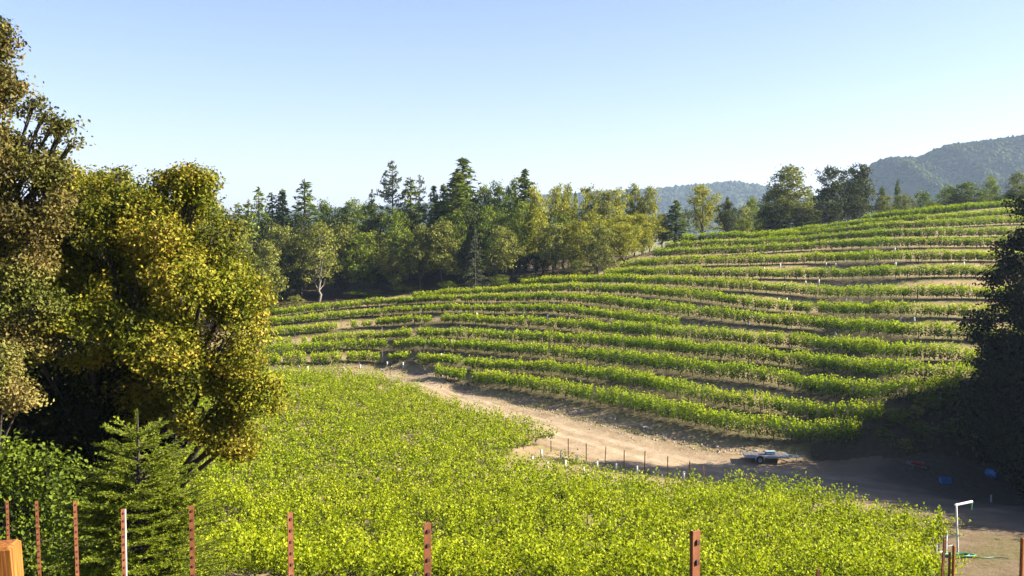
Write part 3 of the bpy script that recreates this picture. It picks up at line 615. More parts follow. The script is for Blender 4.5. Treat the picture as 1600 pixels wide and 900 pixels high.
# black grove at the right, standing off the frame edge
DG = 'dark trees of the shaded grove at the right edge'
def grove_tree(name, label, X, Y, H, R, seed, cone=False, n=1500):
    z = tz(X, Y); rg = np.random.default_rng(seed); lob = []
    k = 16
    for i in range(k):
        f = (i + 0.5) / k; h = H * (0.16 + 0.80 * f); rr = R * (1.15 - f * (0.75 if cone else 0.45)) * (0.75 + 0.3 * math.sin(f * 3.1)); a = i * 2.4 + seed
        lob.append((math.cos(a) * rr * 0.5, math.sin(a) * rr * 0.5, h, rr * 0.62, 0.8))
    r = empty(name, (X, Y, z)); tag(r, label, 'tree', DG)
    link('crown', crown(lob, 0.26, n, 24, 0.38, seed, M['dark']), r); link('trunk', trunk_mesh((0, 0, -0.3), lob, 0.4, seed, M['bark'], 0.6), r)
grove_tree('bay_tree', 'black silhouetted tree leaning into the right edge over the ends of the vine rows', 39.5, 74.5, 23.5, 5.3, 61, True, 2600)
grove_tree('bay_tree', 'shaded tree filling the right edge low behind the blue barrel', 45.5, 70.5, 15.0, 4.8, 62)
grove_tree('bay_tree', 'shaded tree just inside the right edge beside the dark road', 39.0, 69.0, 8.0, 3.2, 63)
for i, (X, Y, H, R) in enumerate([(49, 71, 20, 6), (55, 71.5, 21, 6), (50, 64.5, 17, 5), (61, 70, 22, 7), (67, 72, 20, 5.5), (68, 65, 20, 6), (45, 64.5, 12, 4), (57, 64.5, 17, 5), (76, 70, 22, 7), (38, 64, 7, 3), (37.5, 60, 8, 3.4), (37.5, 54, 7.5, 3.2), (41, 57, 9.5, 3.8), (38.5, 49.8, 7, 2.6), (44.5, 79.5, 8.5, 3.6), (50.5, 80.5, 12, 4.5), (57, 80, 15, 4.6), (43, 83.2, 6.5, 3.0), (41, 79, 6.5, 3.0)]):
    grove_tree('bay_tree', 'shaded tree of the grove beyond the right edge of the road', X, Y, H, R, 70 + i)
def conifer(seed, H=10.0, R=2.0, nwh=26, per=7, mat='pine', card=0.34, droop=0.25, start=0.10, sparse=0.0, dens=7, rt=0.14, name='crown', aspect=0.35, taper=0.9):
    """whorls of branches carrying needle sprays, plus a straight stem"""
    rg = np.random.default_rng(seed); P = []; NR = []; g_ = Geo()
    g_.tube([(0, 0, -0.3), (0.02, 0, H * .4), (0, 0.02, H * .8), (0, 0, H)], [rt, rt * .75, rt * .35, 0.02], 7)
    for i in range(nwh):
        f = start + (1 - start) * (i + rg.uniform(-.3, .3)) / nwh
        if f > 0.99: continue
        L0 = R * max(0.0, 1 - max(0.0, (f - start) / (1 - start)) ** taper) ** 0.85 * (0.9 if f > start + 0.06 else 0.6) + 0.12
        for k in range(per):
            if rg.uniform() < sparse: continue
            f = min(0.985, max(start, start + (1 - start) * (i + rg.uniform(-1.1, 1.1)) / nwh)); L0 = R * max(0.0, 1 - max(0.0, (f - start) / (1 - start)) ** taper) ** 0.85 + 0.12
            a = rg.uniform(0, 6.283); L = L0 * rg.uniform(0.65, 1.2); rise = rg.uniform(-0.1, 0.3)
            n = max(3, int(L * dens)); t = np.sqrt(rg.uniform(0.02, 1, n)); d = np.array([math.cos(a), math.sin(a)])
            z = f * H + L * (rise * t - droop * t * t)
            lat = rg.normal(size=n) * 0.16 * L * (1.15 - t)
            q = np.stack([d[0] * L * t - d[1] * lat, d[1] * L * t + d[0] * lat, z + rg.normal(size=n) * 0.05], 1); P.append(q)
            NR.append(np.tile([d[0] * .3, d[1] * .3, 0.3], (n, 1)))
            if rg.uniform() < 0.5 or sparse > 0.3:
                g_.tube([(0, 0, f * H), (d[0] * L * .5, d[1] * L * .5, f * H + L * (rise * .5 - droop * .25)), (d[0] * L * .9, d[1] * L * .9, f * H + L * (rise * .9 - droop * .8))], [rt * .22, rt * .14, 0.01], 3)
    P = np.vstack(P); NR = np.vstack(NR); ti = np.clip(0.42 + rg.normal(size=len(P)) * 0.17, 0, 1)
    Vv, Qq = leaf_geo(P, rg.uniform(0.6, 1.3, len(P)) * card, aspect, 0.7, nrm=NR, rg=rg)
    return npmesh(name, Vv, Qq, M[mat], ti), g_.mesh('trunk', M['bark'], True)
# young fir in front of the oak, with needled twigs
def young_fir(x, y, H):
    z = tz(x, y); rg = np.random.default_rng(5); g_ = Geo(); P = []; D = []
    g_.tube([(0, 0, -0.2), (0, 0, H * .5), (0.02, 0, H * .85), (0.02, 0, H)], [0.07, 0.05, 0.022, 0.008], 7)
    def needles(a, b, ln, n, r=0.05):
        f = rg.uniform(0, 1, n)[:, None]; c = a + (b - a) * f; dd = unit(b - a); pr = unit(rg.normal(size=(n, 3))); pr = unit(pr - dd * (pr @ dd)[:, None]); pr[:, 2] = pr[:, 2] * 0.6 + .25
        v = unit(pr + dd * 0.8) * ln * rg.uniform(.7, 1.2, n)[:, None]; P.append(c); D.append(v)
    hs = [0.995]; h = 0.88
    while h > 0.05: hs.append(h); h -= rg.uniform(0.045, 0.065)
    needles(np.array([0, 0, H * .78]), np.array([0, 0, H]), 0.05, 260)
    for hh in hs[1:]:
        L0 = 1.85 * (1 - hh) ** 0.70 + 0.13
        nb = 8 if hh > .7 else 12
        for k in range(nb):
            a = k * 6.283 / nb + rg.uniform(-.35, .35); L = L0 * rg.uniform(.7, 1.15); z0 = H * (hh + rg.uniform(-.015, .015)); up = 0.75 * hh + 0.12
            d = np.array([math.cos(a), math.sin(a), up * 0.9]); o = np.array([0, 0, z0]); e = o + np.array([d[0] * L, d[1] * L, L * up * .55]); midp = (o + e) / 2 + np.array([0, 0, -0.04 * L])
            g_.tube([o, midp, e], [0.02 * L0 / 2 + .006, 0.010, 0.004], 4); nn = int(L * 110) + 20; needles(o + (midp - o) * .3, midp, 0.045, nn // 2); needles(midp, e, 0.045, nn // 2)
            nt_ = int(L * 13)
            for q in range(nt_):
                f = 0.2 + 0.8 * (q + rg.uniform()) / nt_; c = o + (e - o) * f + np.array([0, 0, -0.04 * L * 4 * f * (1 - f)]); sgn = 1 if q % 2 else -1
                tl = (0.28 * L + .05) * (1.15 - f) * rg.uniform(.7, 1.2) + 0.05; dl = np.array([-d[1] * sgn * .8 + d[0] * .75, d[0] * sgn * .8 + d[1] * .75, rg.uniform(-.05, .3)]) * tl
                g_.tube([c, c + dl], [0.005, 0.003], 3); needles(c, c + dl, 0.042, int(tl * 120) + 8)
                if tl > .3:
                    for w_ in range(3):
                        c2 = c + dl * rg.uniform(.3, .9); dl2 = (rg.normal(size=3) * .35 + unit(dl)) * tl * .35; needles(c2, c2 + dl2, 0.04, 22)
    P = np.vstack(P); D = np.vstack(D); n = len(P); S = unit(np.cross(D, rg.normal(size=(n, 3)))) * 0.008
    V = np.stack([P - S, P + S, P + D + S * .4, P + D - S * .4], 1).reshape(-1, 3); print("fir needles", n)
    ti = np.clip(0.45 + rg.normal(size=n) * .2, 0, 1)
    r = empty('fir_tree', (x, y, z)); tag(r, 'young bright green fir with upright leader standing behind the rusty fence posts', 'fir tree')
    link('crown', npmesh('crown', V, np.arange(n * 4).reshape(n, 4), M['fir'], ti), r); link('trunk', g_.mesh('trunk', M['bark'], True), r)
p_ = at(213, 640, 17.5); young_fir(p_[0], 17.5, p_[2] - tz(p_[0], 17.5))
# ---- variants for the woods
def decid(seed, mat, nl=9, n=520, per=15, leaf=0.30, R=3.4, low=0.28, pale=False):
    rg = np.random.default_rng(seed); lob = []
    for i in range(nl):
        f = (i + .5) / nl; a = i * 2.399 + seed; h = 10 * (low + (0.93 - low) * f); rr = R * math.sin(math.pi * (0.22 + 0.62 * f)) * rg.uniform(.45, .8)
        lob.append((math.cos(a) * rr, math.sin(a) * rr, h, R * rg.uniform(.34, .52), 0.85))
    lob.append((0, 0, 9.1, R * .36, .8)); lob.append((0, 0, 6.2, R * .6, .9))
    return crown(lob, leaf, n, per, 0.30, seed, M[mat], hole=2.6, lobev=0.09), trunk_mesh((0, 0, -0.4), lob, 0.2, seed, M['greybark' if pale else 'bark'], 0.35, sides=6)
KIND = {
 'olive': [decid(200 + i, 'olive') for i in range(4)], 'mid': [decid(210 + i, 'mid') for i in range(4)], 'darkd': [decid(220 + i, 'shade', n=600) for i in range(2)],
 'gold': [decid(230 + i, 'gold', n=480) for i in range(3)], 'sparse': [decid(240, 'olive', n=380, per=14, pale=True), decid(241, 'olive', n=380, per=14, pale=True)],
 'pine': [conifer(250 + i, R=2.0, card=.42, dens=9, per=8, droop=.2 + .1 * i) for i in range(3)], 'fir': [conifer(260, R=1.8, nwh=34, per=9, dens=11, card=.42), conifer(261, R=1.8, nwh=34, per=9, dens=11, mat='mid', card=.42)],
 'pale': [conifer(270, R=1.9, nwh=26, per=6, mat='palepine', sparse=.4, start=.42, droop=-.15, dens=9, rt=.17, card=.4, taper=2.2), conifer(271, R=1.7, nwh=24, per=6, mat='palepine', sparse=.4, start=.5, droop=-.1, dens=9, rt=.15, card=.4, taper=2.5)], 'deadfir': [conifer(280, R=3.0, nwh=24, per=8, mat='palepine', sparse=.1, start=.03, droop=.15, dens=11, card=.28)],
 'bush': [decid(290 + i, 'mid', nl=7, n=420, low=.05, R=5.0) for i in range(2)], 'obush': [decid(295 + i, 'olive', nl=7, n=420, low=.05, R=5.0) for i in range(2)],
}
HALF = {'olive': 3.6, 'mid': 3.6, 'darkd': 3.6, 'gold': 3.6, 'sparse': 3.6, 'pine': 0.78, 'fir': 0.75, 'pale': 1.6, 'deadfir': 3.1, 'bush': 5.4, 'obush': 5.4}
cnt = {}
NAMES = {'olive': 'oak_tree', 'mid': 'broadleaf_tree', 'darkd': 'oak_tree', 'gold': 'broadleaf_tree', 'sparse': 'oak_tree', 'pine': 'pine_tree', 'fir': 'fir_tree', 'pale': 'pine_tree', 'deadfir': 'fir_tree', 'bush': 'bush', 'obush': 'bush'}
def ftree(kind, px, top, wpx, dY, label, group='trees of the woods behind the vineyard', Yabs=None):
    Y = Yabs if Yabs else float(np.interp(px, pxs, ys_c[:, 0])) + dY
    p = at(px, top, Y); z = float(gz(p[0], Y)) - 0.2; H = p[2] - z
    i = cnt.get(kind, 0); cnt[kind] = i + 1; c, t_ = KIND[kind][i % len(KIND[kind])]
    sx = wpx / F * Y / 2 / HALF[kind] * (1.25 if (kind in ('olive', 'mid') and px < 860) or (kind == 'gold' and px < 1040) else 1.08)
    nm = NAMES[kind]; r = empty(nm, (p[0], Y, z), i * 1.7, (sx, sx, H / 10.0)); tag(r, label, nm.replace('_', ' '), group)
    link('crown', c, r); link('trunk', t_, r)
G1 = 'crowded oaks at the front of the woods'; L1 = 'olive green oak crowded among others along the foot of the woods'
G2 = 'trees of the wooded skyline'; L2 = 'mid green tree filling the body of the woods behind the vineyard'
G3 = 'dark trees deep inside the woods'; L3 = 'dark tree standing deep inside the woods in shade'
D = dict
FT = [
 # skyline, left to right
 ('pine', 350, 322, 26, 34, 'dark pine at the left end of the wooded skyline beside the big oak', None), ('pine', 372, 316, 30, 30, 'second dark pine from the left end of the wooded skyline', None),
 ('pine', 404, 291, 30, 30, 'slender dark pine whose thin tip pokes above the left skyline', None), ('pine', 388, 312, 30, 26, L2, G2), ('pine', 425, 300, 30, 32, 'dark pine just right of the slender pine tip on the left skyline', None),
 ('fir', 441, 294, 26, 30, 'small open fir top between the slender pine and the layered fir', None), ('pine', 476, 279, 40, 28, 'open layered fir with a pointed top, tallest of the left skyline', None),
 ('mid', 510, 315, 42, 30, L2, G2), ('mid', 545, 317, 48, 32, L2, G2), ('pine', 580, 297, 20, 28, 'thin pine with a pale tip left of the tall bare grey pine', None), ('mid', 575, 318, 44, 34, L2, G2),
 ('pale', 613, 250, 40, 26, 'tall sparse grey pine with see-through crown above the woods', None), ('pine', 641, 276, 40, 24, 'dark green pointed pine right of the tall sparse grey pine', None), ('pale', 656, 272, 22, 30, 'small sparse grey pine top behind the dark pointed pine', None),
 ('fir', 678, 290, 24, 26, 'narrow black fir, left one of a close pair in mid woods', None), ('fir', 693, 286, 24, 30, 'narrow black fir, right one of a close pair in mid woods', None),
 ('fir', 723, 247, 52, 28, 'tallest dark fir on the skyline with stepped pointed top', None), ('fir', 716, 268, 44, 20, 'yellow green pointed conifer in front of the tallest fir', None),
 ('mid', 757, 292, 40, 28, 'round topped green tree just right of the tallest fir', None), ('mid', 781, 287, 38, 26, L2, G2), ('mid', 800, 284, 36, 30, L2, G2), ('fir', 821, 264, 34, 26, 'tall fir right of the round green trees, before the golden trees', None),
 ('gold', 838, 290, 36, 20, L2, G2), ('gold', 868, 292, 40, 24, 'reddish gold tree at the left end of the golden trees', None), ('gold', 888, 292, 30, 30, 'golden tree, twin of the reddish gold tree', None), ('fir', 899, 297, 10, 34, 'thin spiky fir tip between the golden trees', None),
 ('gold', 925, 291, 50, 26, 'broad golden tree in the middle of the golden trees', None), ('gold', 957, 297, 52, 24, 'broad low golden tree left of the paired golden crowns', None), ('gold', 992, 291, 34, 24, 'golden tree, left of the two crowns at the end of the woods', None),
 ('gold', 1015, 290, 32, 20, 'golden tree at the right end of the woods above the dirt track', None), ('gold', 1035, 335, 26, 12, 'small golden tree low beside the right end of the woods', None),
 # body
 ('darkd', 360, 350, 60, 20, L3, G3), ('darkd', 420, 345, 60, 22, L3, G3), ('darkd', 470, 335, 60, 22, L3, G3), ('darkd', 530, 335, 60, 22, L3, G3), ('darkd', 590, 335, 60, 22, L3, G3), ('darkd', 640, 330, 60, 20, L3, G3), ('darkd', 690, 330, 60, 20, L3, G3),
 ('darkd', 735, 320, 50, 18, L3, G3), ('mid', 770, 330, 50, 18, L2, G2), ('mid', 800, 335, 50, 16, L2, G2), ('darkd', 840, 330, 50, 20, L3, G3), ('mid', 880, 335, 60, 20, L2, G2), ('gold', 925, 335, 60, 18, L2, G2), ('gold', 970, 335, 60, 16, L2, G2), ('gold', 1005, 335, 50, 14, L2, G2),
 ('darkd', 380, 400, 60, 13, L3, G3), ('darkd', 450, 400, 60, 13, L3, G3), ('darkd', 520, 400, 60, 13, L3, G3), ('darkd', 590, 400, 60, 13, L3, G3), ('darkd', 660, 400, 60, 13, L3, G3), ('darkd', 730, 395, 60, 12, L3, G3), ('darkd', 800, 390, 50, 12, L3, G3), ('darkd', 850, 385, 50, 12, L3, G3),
 # front
 ('olive', 375, 368, 50, 12, L1, G1), ('olive', 415, 378, 50, 9, L1, G1), ('olive', 440, 352, 60, 14, L1, G1), ('sparse', 498, 350, 70, 9, 'sparse oak with a pale leaning trunk at the left foot of the woods', None), ('olive', 470, 372, 52, 12, L1, G1),
 ('olive', 535, 352, 58, 13, L1, G1), ('mid', 560, 368, 50, 11, L2, G2), ('olive', 585, 362, 40, 13, L1, G1), ('mid', 622, 330, 46, 14, L2, G2), ('olive', 618, 385, 44, 9, L1, G1), ('olive', 656, 352, 44, 9, 'olive oak with drooping pale branches left of the grey dead fir', None),
 ('olive', 690, 346, 56, 10, 'rounded olive oak directly behind the grey dead fir', None), ('mid', 715, 330, 40, 16, L2, G2), ('deadfir', 742, 352, 46, 4, 'grey half dead fir with bare layered branches at the wood edge', None),
 ('olive', 785, 355, 48, 8, 'olive oak just right of the grey dead fir', None), ('mid', 765, 325, 44, 12, L2, G2), ('mid', 812, 320, 36, 12, L2, G2), ('gold', 838, 330, 46, 12, 'brownish gold tree at the dark left corner of the golden trees', None),
 ('olive', 865, 350, 50, 8, L1, G1), ('gold', 900, 345, 50, 9, 'golden tree low at the front of the golden trees', None), ('olive', 935, 352, 50, 7, L1, G1), ('gold', 975, 350, 50, 7, 'low golden tree just above the start of the dirt track', None), ('gold', 1003, 358, 36, 9, 'small golden tree between the dirt track and the paired crowns', None),
 ('obush', 905, 405, 50, 5, 'low bush at the foot of the golden trees', None), ('obush', 950, 400, 50, 7, 'pale bush beside the lower dirt track', None), ('bush', 565, 452, 60, 9, 'low dark bushes under the oaks at the foot of the woods', None), ('obush', 462, 462, 34, 7, 'small bright bush left of the bare earth patch', None),
 ('bush', 700, 440, 40, 5, 'small bush in the shade left of the dead fir', None), ('bush', 830, 430, 44, 5, 'dark bush in shade under the brownish gold tree', None), ('bush', 420, 455, 40, 6, 'bush at the left foot of the woods beside the big oak', None),
 ('bush', 630, 445, 60, 8, 'low dark bush in the shade below the tall sparse pine', None), ('bush', 780, 430, 44, 5, 'shaded bush right of the grey dead fir', None),
 # right of the track, along the crest
 ('fir', 1056, 313, 26, 10, 'small reddish fir standing alone left of the light green round tree', None), ('gold', 1098, 289, 58, 12, 'light green round tree near the crest, seen against the far ridge', None), ('darkd', 1137, 316, 36, 8, 'dark low tree right of the light green round tree', None), ('fir', 1137, 306, 12, 16, 'short conifer tip poking above the dark low tree', None),
 ('bush', 1160, 340, 40, 12, 'shaded bush between the dark low tree and the large oaks', None), ('darkd', 1222, 318, 70, 13, L3, G3), ('olive', 1232, 261, 80, 16, 'large flat topped oak, left of the two biggest oaks on the crest', None), ('olive', 1205, 300, 46, 18, 'lower left limb of tree beside the large flat topped oak', None),
 ('darkd', 1260, 325, 50, 10, L3, G3), ('darkd', 1300, 262, 56, 16, 'large dark oak in the middle of the crest', None), ('darkd', 1340, 258, 60, 18, 'large dark oak on the crest, touching its neighbour on the left', None), ('darkd', 1295, 315, 60, 12, L3, G3), ('darkd', 1335, 305, 50, 14, L3, G3),
 ('obush', 1375, 330, 40, 12, 'pale bush right of the two large dark oaks', None), ('olive', 1382, 305, 34, 30, 'pale olive tree behind the bush right of the large oaks', None), ('fir', 1403, 281, 14, 60, 'slim distant fir against the mountain right of the oaks', None), ('fir', 1378, 290, 18, 60, 'distant dark fir close to the right side of the large oaks', None),
 ('olive', 1415, 305, 40, 45, 'grey olive tree below the slim distant fir', None), ('mid', 1445, 300, 40, 50, 'rounded distant tree right of the slim fir', None), ('olive', 1425, 328, 40, 15, 'yellow olive bush above the crest row of vines', None), ('bush', 1458, 315, 46, 14, 'dark bush left of the big rounded crest tree', None),
 ('mid', 1480, 293, 44, 50, 'small dark tree behind the left side of the big rounded crest tree', None), ('mid', 1508, 286, 62, 20, 'big rounded green tree on the right part of the crest', None), ('darkd', 1500, 305, 60, 14, L3, G3), ('bush', 1545, 298, 50, 18, 'bright bush between the big rounded tree and the edge oak', None),
 ('mid', 1550, 282, 40, 60, 'distant tree behind the bright bush near the right edge', None), ('olive', 1592, 270, 44, 20, 'dark edge oak at the far right of the crest', None), ('bush', 1600, 292, 50, 16, 'bush under the dark edge oak', None), ('darkd', 1570, 305, 60, 16, L3, G3), ('darkd', 1460, 318, 60, 18, L3, G3), ('darkd', 1405, 326, 50, 20, L3, G3), ('mid', 1640, 275, 60, 20, L2, G2),
 ('mid', 1175, 310, 40, 60, 'hazy tree seen in the gap left of the large flat topped oak', None), ('mid', 1195, 315, 40, 70, 'hazy tree just behind the left side of the flat topped oak', None), ('olive', 1160, 322, 34, 55, 'hazy olive tree in the gap right of the dark low tree', None), ('mid', 1268, 305, 30, 60, 'hazy tree showing in the gap between the large oaks', None),
]
rw = np.random.default_rng(31)
for i in range(46):
    FT.append((['olive', 'mid', 'pine', 'darkd', 'mid', 'olive'][i % 6], float(rw.uniform(-160, 345)), float(rw.uniform(305, 375)), float(rw.uniform(40, 62)), float([10, 18, 28, 16, 24, 12][i % 6] + rw.uniform(-2, 4)), 'tree at the left end of the woods, behind the big spreading oak', 'woods behind the big left oak'))
for k, px, top, wpx, dY, lab, grp in FT: ftree(k, px, top, wpx, dY, lab, grp or 'trees of the woods and crest')
# ---------------------------------------------------------------- far hills
from mathutils import noise as mn
M['farleaf'] = leaf_mat('far_leaf', [(0.0, (0.012, 0.025, 0.008)), (0.5, (0.035, 0.055, 0.015)), (1.0, (0.07, 0.09, 0.025))], 0.0, spec=0.0)
def hill(name, prof, Y0, depth, seed, n=260, nd=70, amp=0.16):
    prof = np.array(prof, float); px = np.linspace(prof[0, 0], prof[-1, 0], n); py = np.interp(px, prof[:, 0], prof[:, 1])
    py = np.convolve(np.pad(py, 3, 'edge'), np.ones(7) / 7, 'valid'); V = []
    for i in range(n):
        top = at(px[i], py[i], Y0); H = top[2] - 0.0
        for j in range(nd):
            f = j / (nd - 1) * 1.35 - 0.35            # -.35 behind the ridge .. 1 foot
            y = Y0 - f * depth; prof_ = (1 - abs(f) ** 1.15) if f >= 0 else (1 - (abs(f) * 1.6) ** 1.3)
            x = top[0]; nz = mn.fractal(Vector((x / 160 + seed, y / 200, seed)), 0.9, 2.1, 6); rdg = -abs(mn.noise(Vector((x / 95 + seed, y / 420, 1.0))))
            z = H * prof_ + (nz * amp * H + rdg * H * 0.35) * min(1, abs(f) * 5) * (1 - max(f, 0)) - 2
            V.append((x, y, max(z, -40)))
    I = np.arange(n * nd).reshape(n, nd)
    Q = np.stack([I[:-1, :-1].ravel(), I[:-1, 1:].ravel(), I[1:, 1:].ravel(), I[1:, :-1].ravel()], 1)[:, ::-1]
    V = np.array(V); o = link(name, npmesh(name, V, Q, M['hill'], smooth=True)); tag(o, kind='structure'); return V.reshape(n, nd, 3)
M['hill'] = surf('far_hill', [(0.3, (0.02, 0.035, 0.012)), (0.5, (0.04, 0.06, 0.018)), (0.62, (0.08, 0.09, 0.035)), (0.75, (0.14, 0.13, 0.06))], 0.006, 0.95, 0.5, 0.05, spec=0.05, bdist=4)
H1 = hill('far_hill', [(1180,345),(1240,325),(1300,300),(1340,278),(1358,262),(1378,251),(1410,247),(1432,249),(1452,240),(1480,229),(1530,224),(1565,219),(1592,214),(1650,213),(1720,220),(1850,240),(2000,290)], 1500, 420, 3.3)
H2 = hill('far_ridge', [(300,345),(500,330),(700,318),(850,308),(960,300),(1030,297),(1060,294),(1100,290),(1140,286),(1170,288),(1195,293),(1230,305),(1300,325),(1420,345)], 2600, 700, 8.1, amp=0.10)
def hill_trees(name, H, n, size, seed, label):
    rg = np.random.default_rng(seed); a = rg.uniform(0, H.shape[0] - 1.01, n); b_ = (0.18 + 0.8 * rg.uniform(size=n) ** 1.2) * (H.shape[1] - 1.01); b_[: n // 6] = 0.26 * (H.shape[1] - 1) + rg.normal(size=n // 6) * 0.8
    i = a.astype(int); j = b_.astype(int); c = H[i, j] + (H[i + 1, j] - H[i, j]) * (a - i)[:, None] + (H[i, np.minimum(j + 1, H.shape[1] - 1)] - H[i, j]) * (b_ - j)[:, None]
    k = np.array([mn.noise(Vector((p[0] / 120, p[1] / 160, seed))) for p in c]); c = c[k > -0.5]; n = len(c); s_ = size * rg.uniform(.5, 1.3, n)
    u = np.array([(1, 0, .35), (0, 1, .35), (-1, 0, .35), (0, -1, .35), (0, 0, 1.25), (0, 0, -.3)], float); V = c[:, None] + (u[None] + rg.normal(size=(n, 6, 3)) * .18) * s_[:, None, None] * np.array([.9, .9, .8])
    T = np.array([(0, 1, 4), (1, 2, 4), (2, 3, 4), (3, 0, 4), (1, 0, 5), (2, 1, 5), (3, 2, 5), (0, 3, 5)]); T = (np.arange(n)[:, None, None] * 6 + T[None]).reshape(-1, 3)
    o = link(name, npmesh(name, V.reshape(-1, 3), T, M['farleaf'], np.repeat(np.clip(.5 + rg.normal(size=n) * .25, 0, 1), 8))); tag(o, label, 'woodland', kind='stuff')
hill_trees('woodland', H1, 14000, 5.5, 4, 'far woodland covering the blue mountain behind the vineyard crest')
hill_trees('woodland', H2, 9000, 8, 5, 'far woodland on the pale low ridge at the horizon')

# ---------------------------------------------------------------- rusty studded posts in front of the camera
def tpost_mesh(L, white=False, face=0.046):
    g_ = Geo(); g_.box((0, 0, -L / 2), (face, 0.006, L), bev=0.002); g_.box((0, 0.018, -L / 2 - 0.003), (0.007, 0.032, L - 0.01), bev=0.002)
    z = -0.05
    while z > -L + 0.05: g_.box((0.002, -0.007, z), (0.017, 0.009, 0.024), m=1, bev=0.003); z -= 0.088
    if white: g_.box((face / 2 + 0.004, -0.001, -L / 2 - 0.004), (0.014, 0.007, L - 0.01), m=2)
    return g_.mesh('fence_post', [M['rust'], M['stud'], M['whitemetal']])
M['stud'] = surf('dark_stud', [(0.3, (0.03, 0.012, 0.01)), (0.7, (0.09, 0.03, 0.02))], 30, 0.8, 0.0)
ratios = [1, 1.406, 1.774, 2.184, 2.604, 3.006, 3.43, 3.86]
tp_px = [(1088, 829), (668, 817), (453, 801), (299, 790), (192, 795), (117, 783), (57, 783), (11, 782)]
tl = ['nearest rusty studded fence post, thickest of the row, right of the middle', 'rusty studded fence post in mid picture with a sunlit notched top',
 'rusty studded fence post between the fir and the mid picture post', 'rusty studded fence post standing just right of the young fir', 'studded fence post with a white right edge, before the young fir',
 'rusty studded fence post at the left side of the young fir', 'rusty fence post second from the left edge, against the dark shade', 'greyish thin fence post nearest the left edge, above the wooden post']
for i, ((px, py), ra) in enumerate(zip(tp_px, ratios)):
    Z = 4.2 * ra; q = at(px, py, Z); L = q[2] - tz(q[0], Z) + 0.3
    o = link('fence_post', tpost_mesh(L, white=(i == 4)), None, tuple(q)); o.rotation_euler = (rng.normal() * .01, rng.normal() * .008, 0.62 + rng.normal() * .15)
    tag(o, tl[i], 'fence post', 'rusty studded fence posts in the foreground')
q = at(-3, 850, 3.3); g_ = Geo(); L = q[2] - tz(q[0], 3.3) + .3
g_.box((0, 0, -L / 2), (0.112, 0.10, L), rz=0.0, bev=0.010); o = link('wooden_post', g_.mesh('wooden_post', M['wood']), None, tuple(q)); o.rotation_euler = (0, -0.045, 0.12)
tag(o, 'thick orange brown wooden post cut off by the bottom left corner', 'wooden post')
# posts at the bottom right, in the near ground
def stake(name, px, top, Y, wid, mat, label, cat, group=None, lean=0.0, rnd=False):
    q = at(px, top, Y); L = q[2] - tz(q[0], Y) + .25; g_ = Geo()
    if rnd: g_.tube([(0, 0, -L), (0, 0, -L / 2), (0, 0, 0)], [wid / 2] * 3, 10)
    else: g_.box((0, 0, -L / 2), (wid, wid * .8, L), bev=wid * .1)
    o = link(name, g_.mesh(name, mat), None, tuple(q)); o.rotation_euler = (0, lean, rng.uniform(-.3, .3)); tag(o, label, cat, group); return o
stake('wooden_post', 1490.5, 853, 31, 0.10, M['wood'], 'slim orange wooden post beside the white standpipe', 'wooden post', rnd=True)
stake('wooden_post', 1597.5, 841, 29, 0.11, M['wood'], 'orange wooden post cut by the right edge at the bottom', 'wooden post', rnd=True)
stake('metal_post', 1476, 842, 32, 0.07, M['rust'], 'dark rusty post leaning left of the orange wooden post by the standpipe', 'metal post', lean=0.04)
stake('metal_post', 1484, 862, 32, 0.07, M['rust'], 'short dark rusty post touching the slim orange wooden post', 'metal post')
stake('metal_post', 1278.5, 889, 30, 0.09, M['rust'], 'rusty post tip showing at the bottom edge among the vines', 'metal post')
# ---- end posts and grow tubes along the road
ep = Geo(); ep.box((0, 0, 0.85), (0.07, 0.012, 1.8)); ep.box((0, 0.03, 0.85), (0.012, 0.055, 1.8)); ep_me = ep.mesh('end_post', M['rust'])
for px, top, bot in [(713,632,650),(731,636,655),(749,641,660),(769,646,666),(790,651,676),(813,661,684),(837,668,692),(861,688,706),(888,684,712),(916,692,720),(945,697,726),(975,702,731),(1007,704,736),(1043,712,746),(1076,719,750),(1101,727,756),(1134,733,760),(1168,740,765),(1210,741,770),(1418,795,828)]:
    h_ = hit(px, bot); Hh = at(px, top, h_[1])[2] - h_[2]
    o = link('end_post', ep_me, None, (h_[0], h_[1], h_[2] - .05)); o.scale = (1, 1, Hh / 1.75); o.rotation_euler = (rng.normal() * .03, rng.normal() * .04, rng.uniform(-.4, .4))
    tag(o, 'thin rusty end post of a lower vine row along the dirt road edge', 'end post', 'end posts of the lower vine rows along the road')
def tube_mesh(h, r=0.06):
    g_ = Geo(); g_.lathe([(r * .9, h - .002), (r, h), (r * 1.02, h * .5), (r, 0), (r * .9, 0)], sides=10); g_.lathe([(0.0, h * .93), (r * .9, h * .93)], sides=10); return g_.mesh('grow_tube', M['white'], True)
gtm = tube_mesh(0.72, 0.085); gts = tube_mesh(0.6, 0.085)
for px, bot in [(876, 719), (883, 733), (903, 726), (912, 741), (934, 734), (963, 738), (996, 742), (833, 727), (856, 736), (918, 752), (1068, 751), (846, 716)]:
    h_ = hit(px, bot); o = link('grow_tube', gtm, None, (h_[0], h_[1], h_[2] - .02)); o.rotation_euler = (rng.normal() * .06, rng.normal() * .06, 0)
    tag(o, 'white plastic grow tube round a young vine beside the dirt road', 'grow tube', 'white grow tubes in the replanted corner by the road')
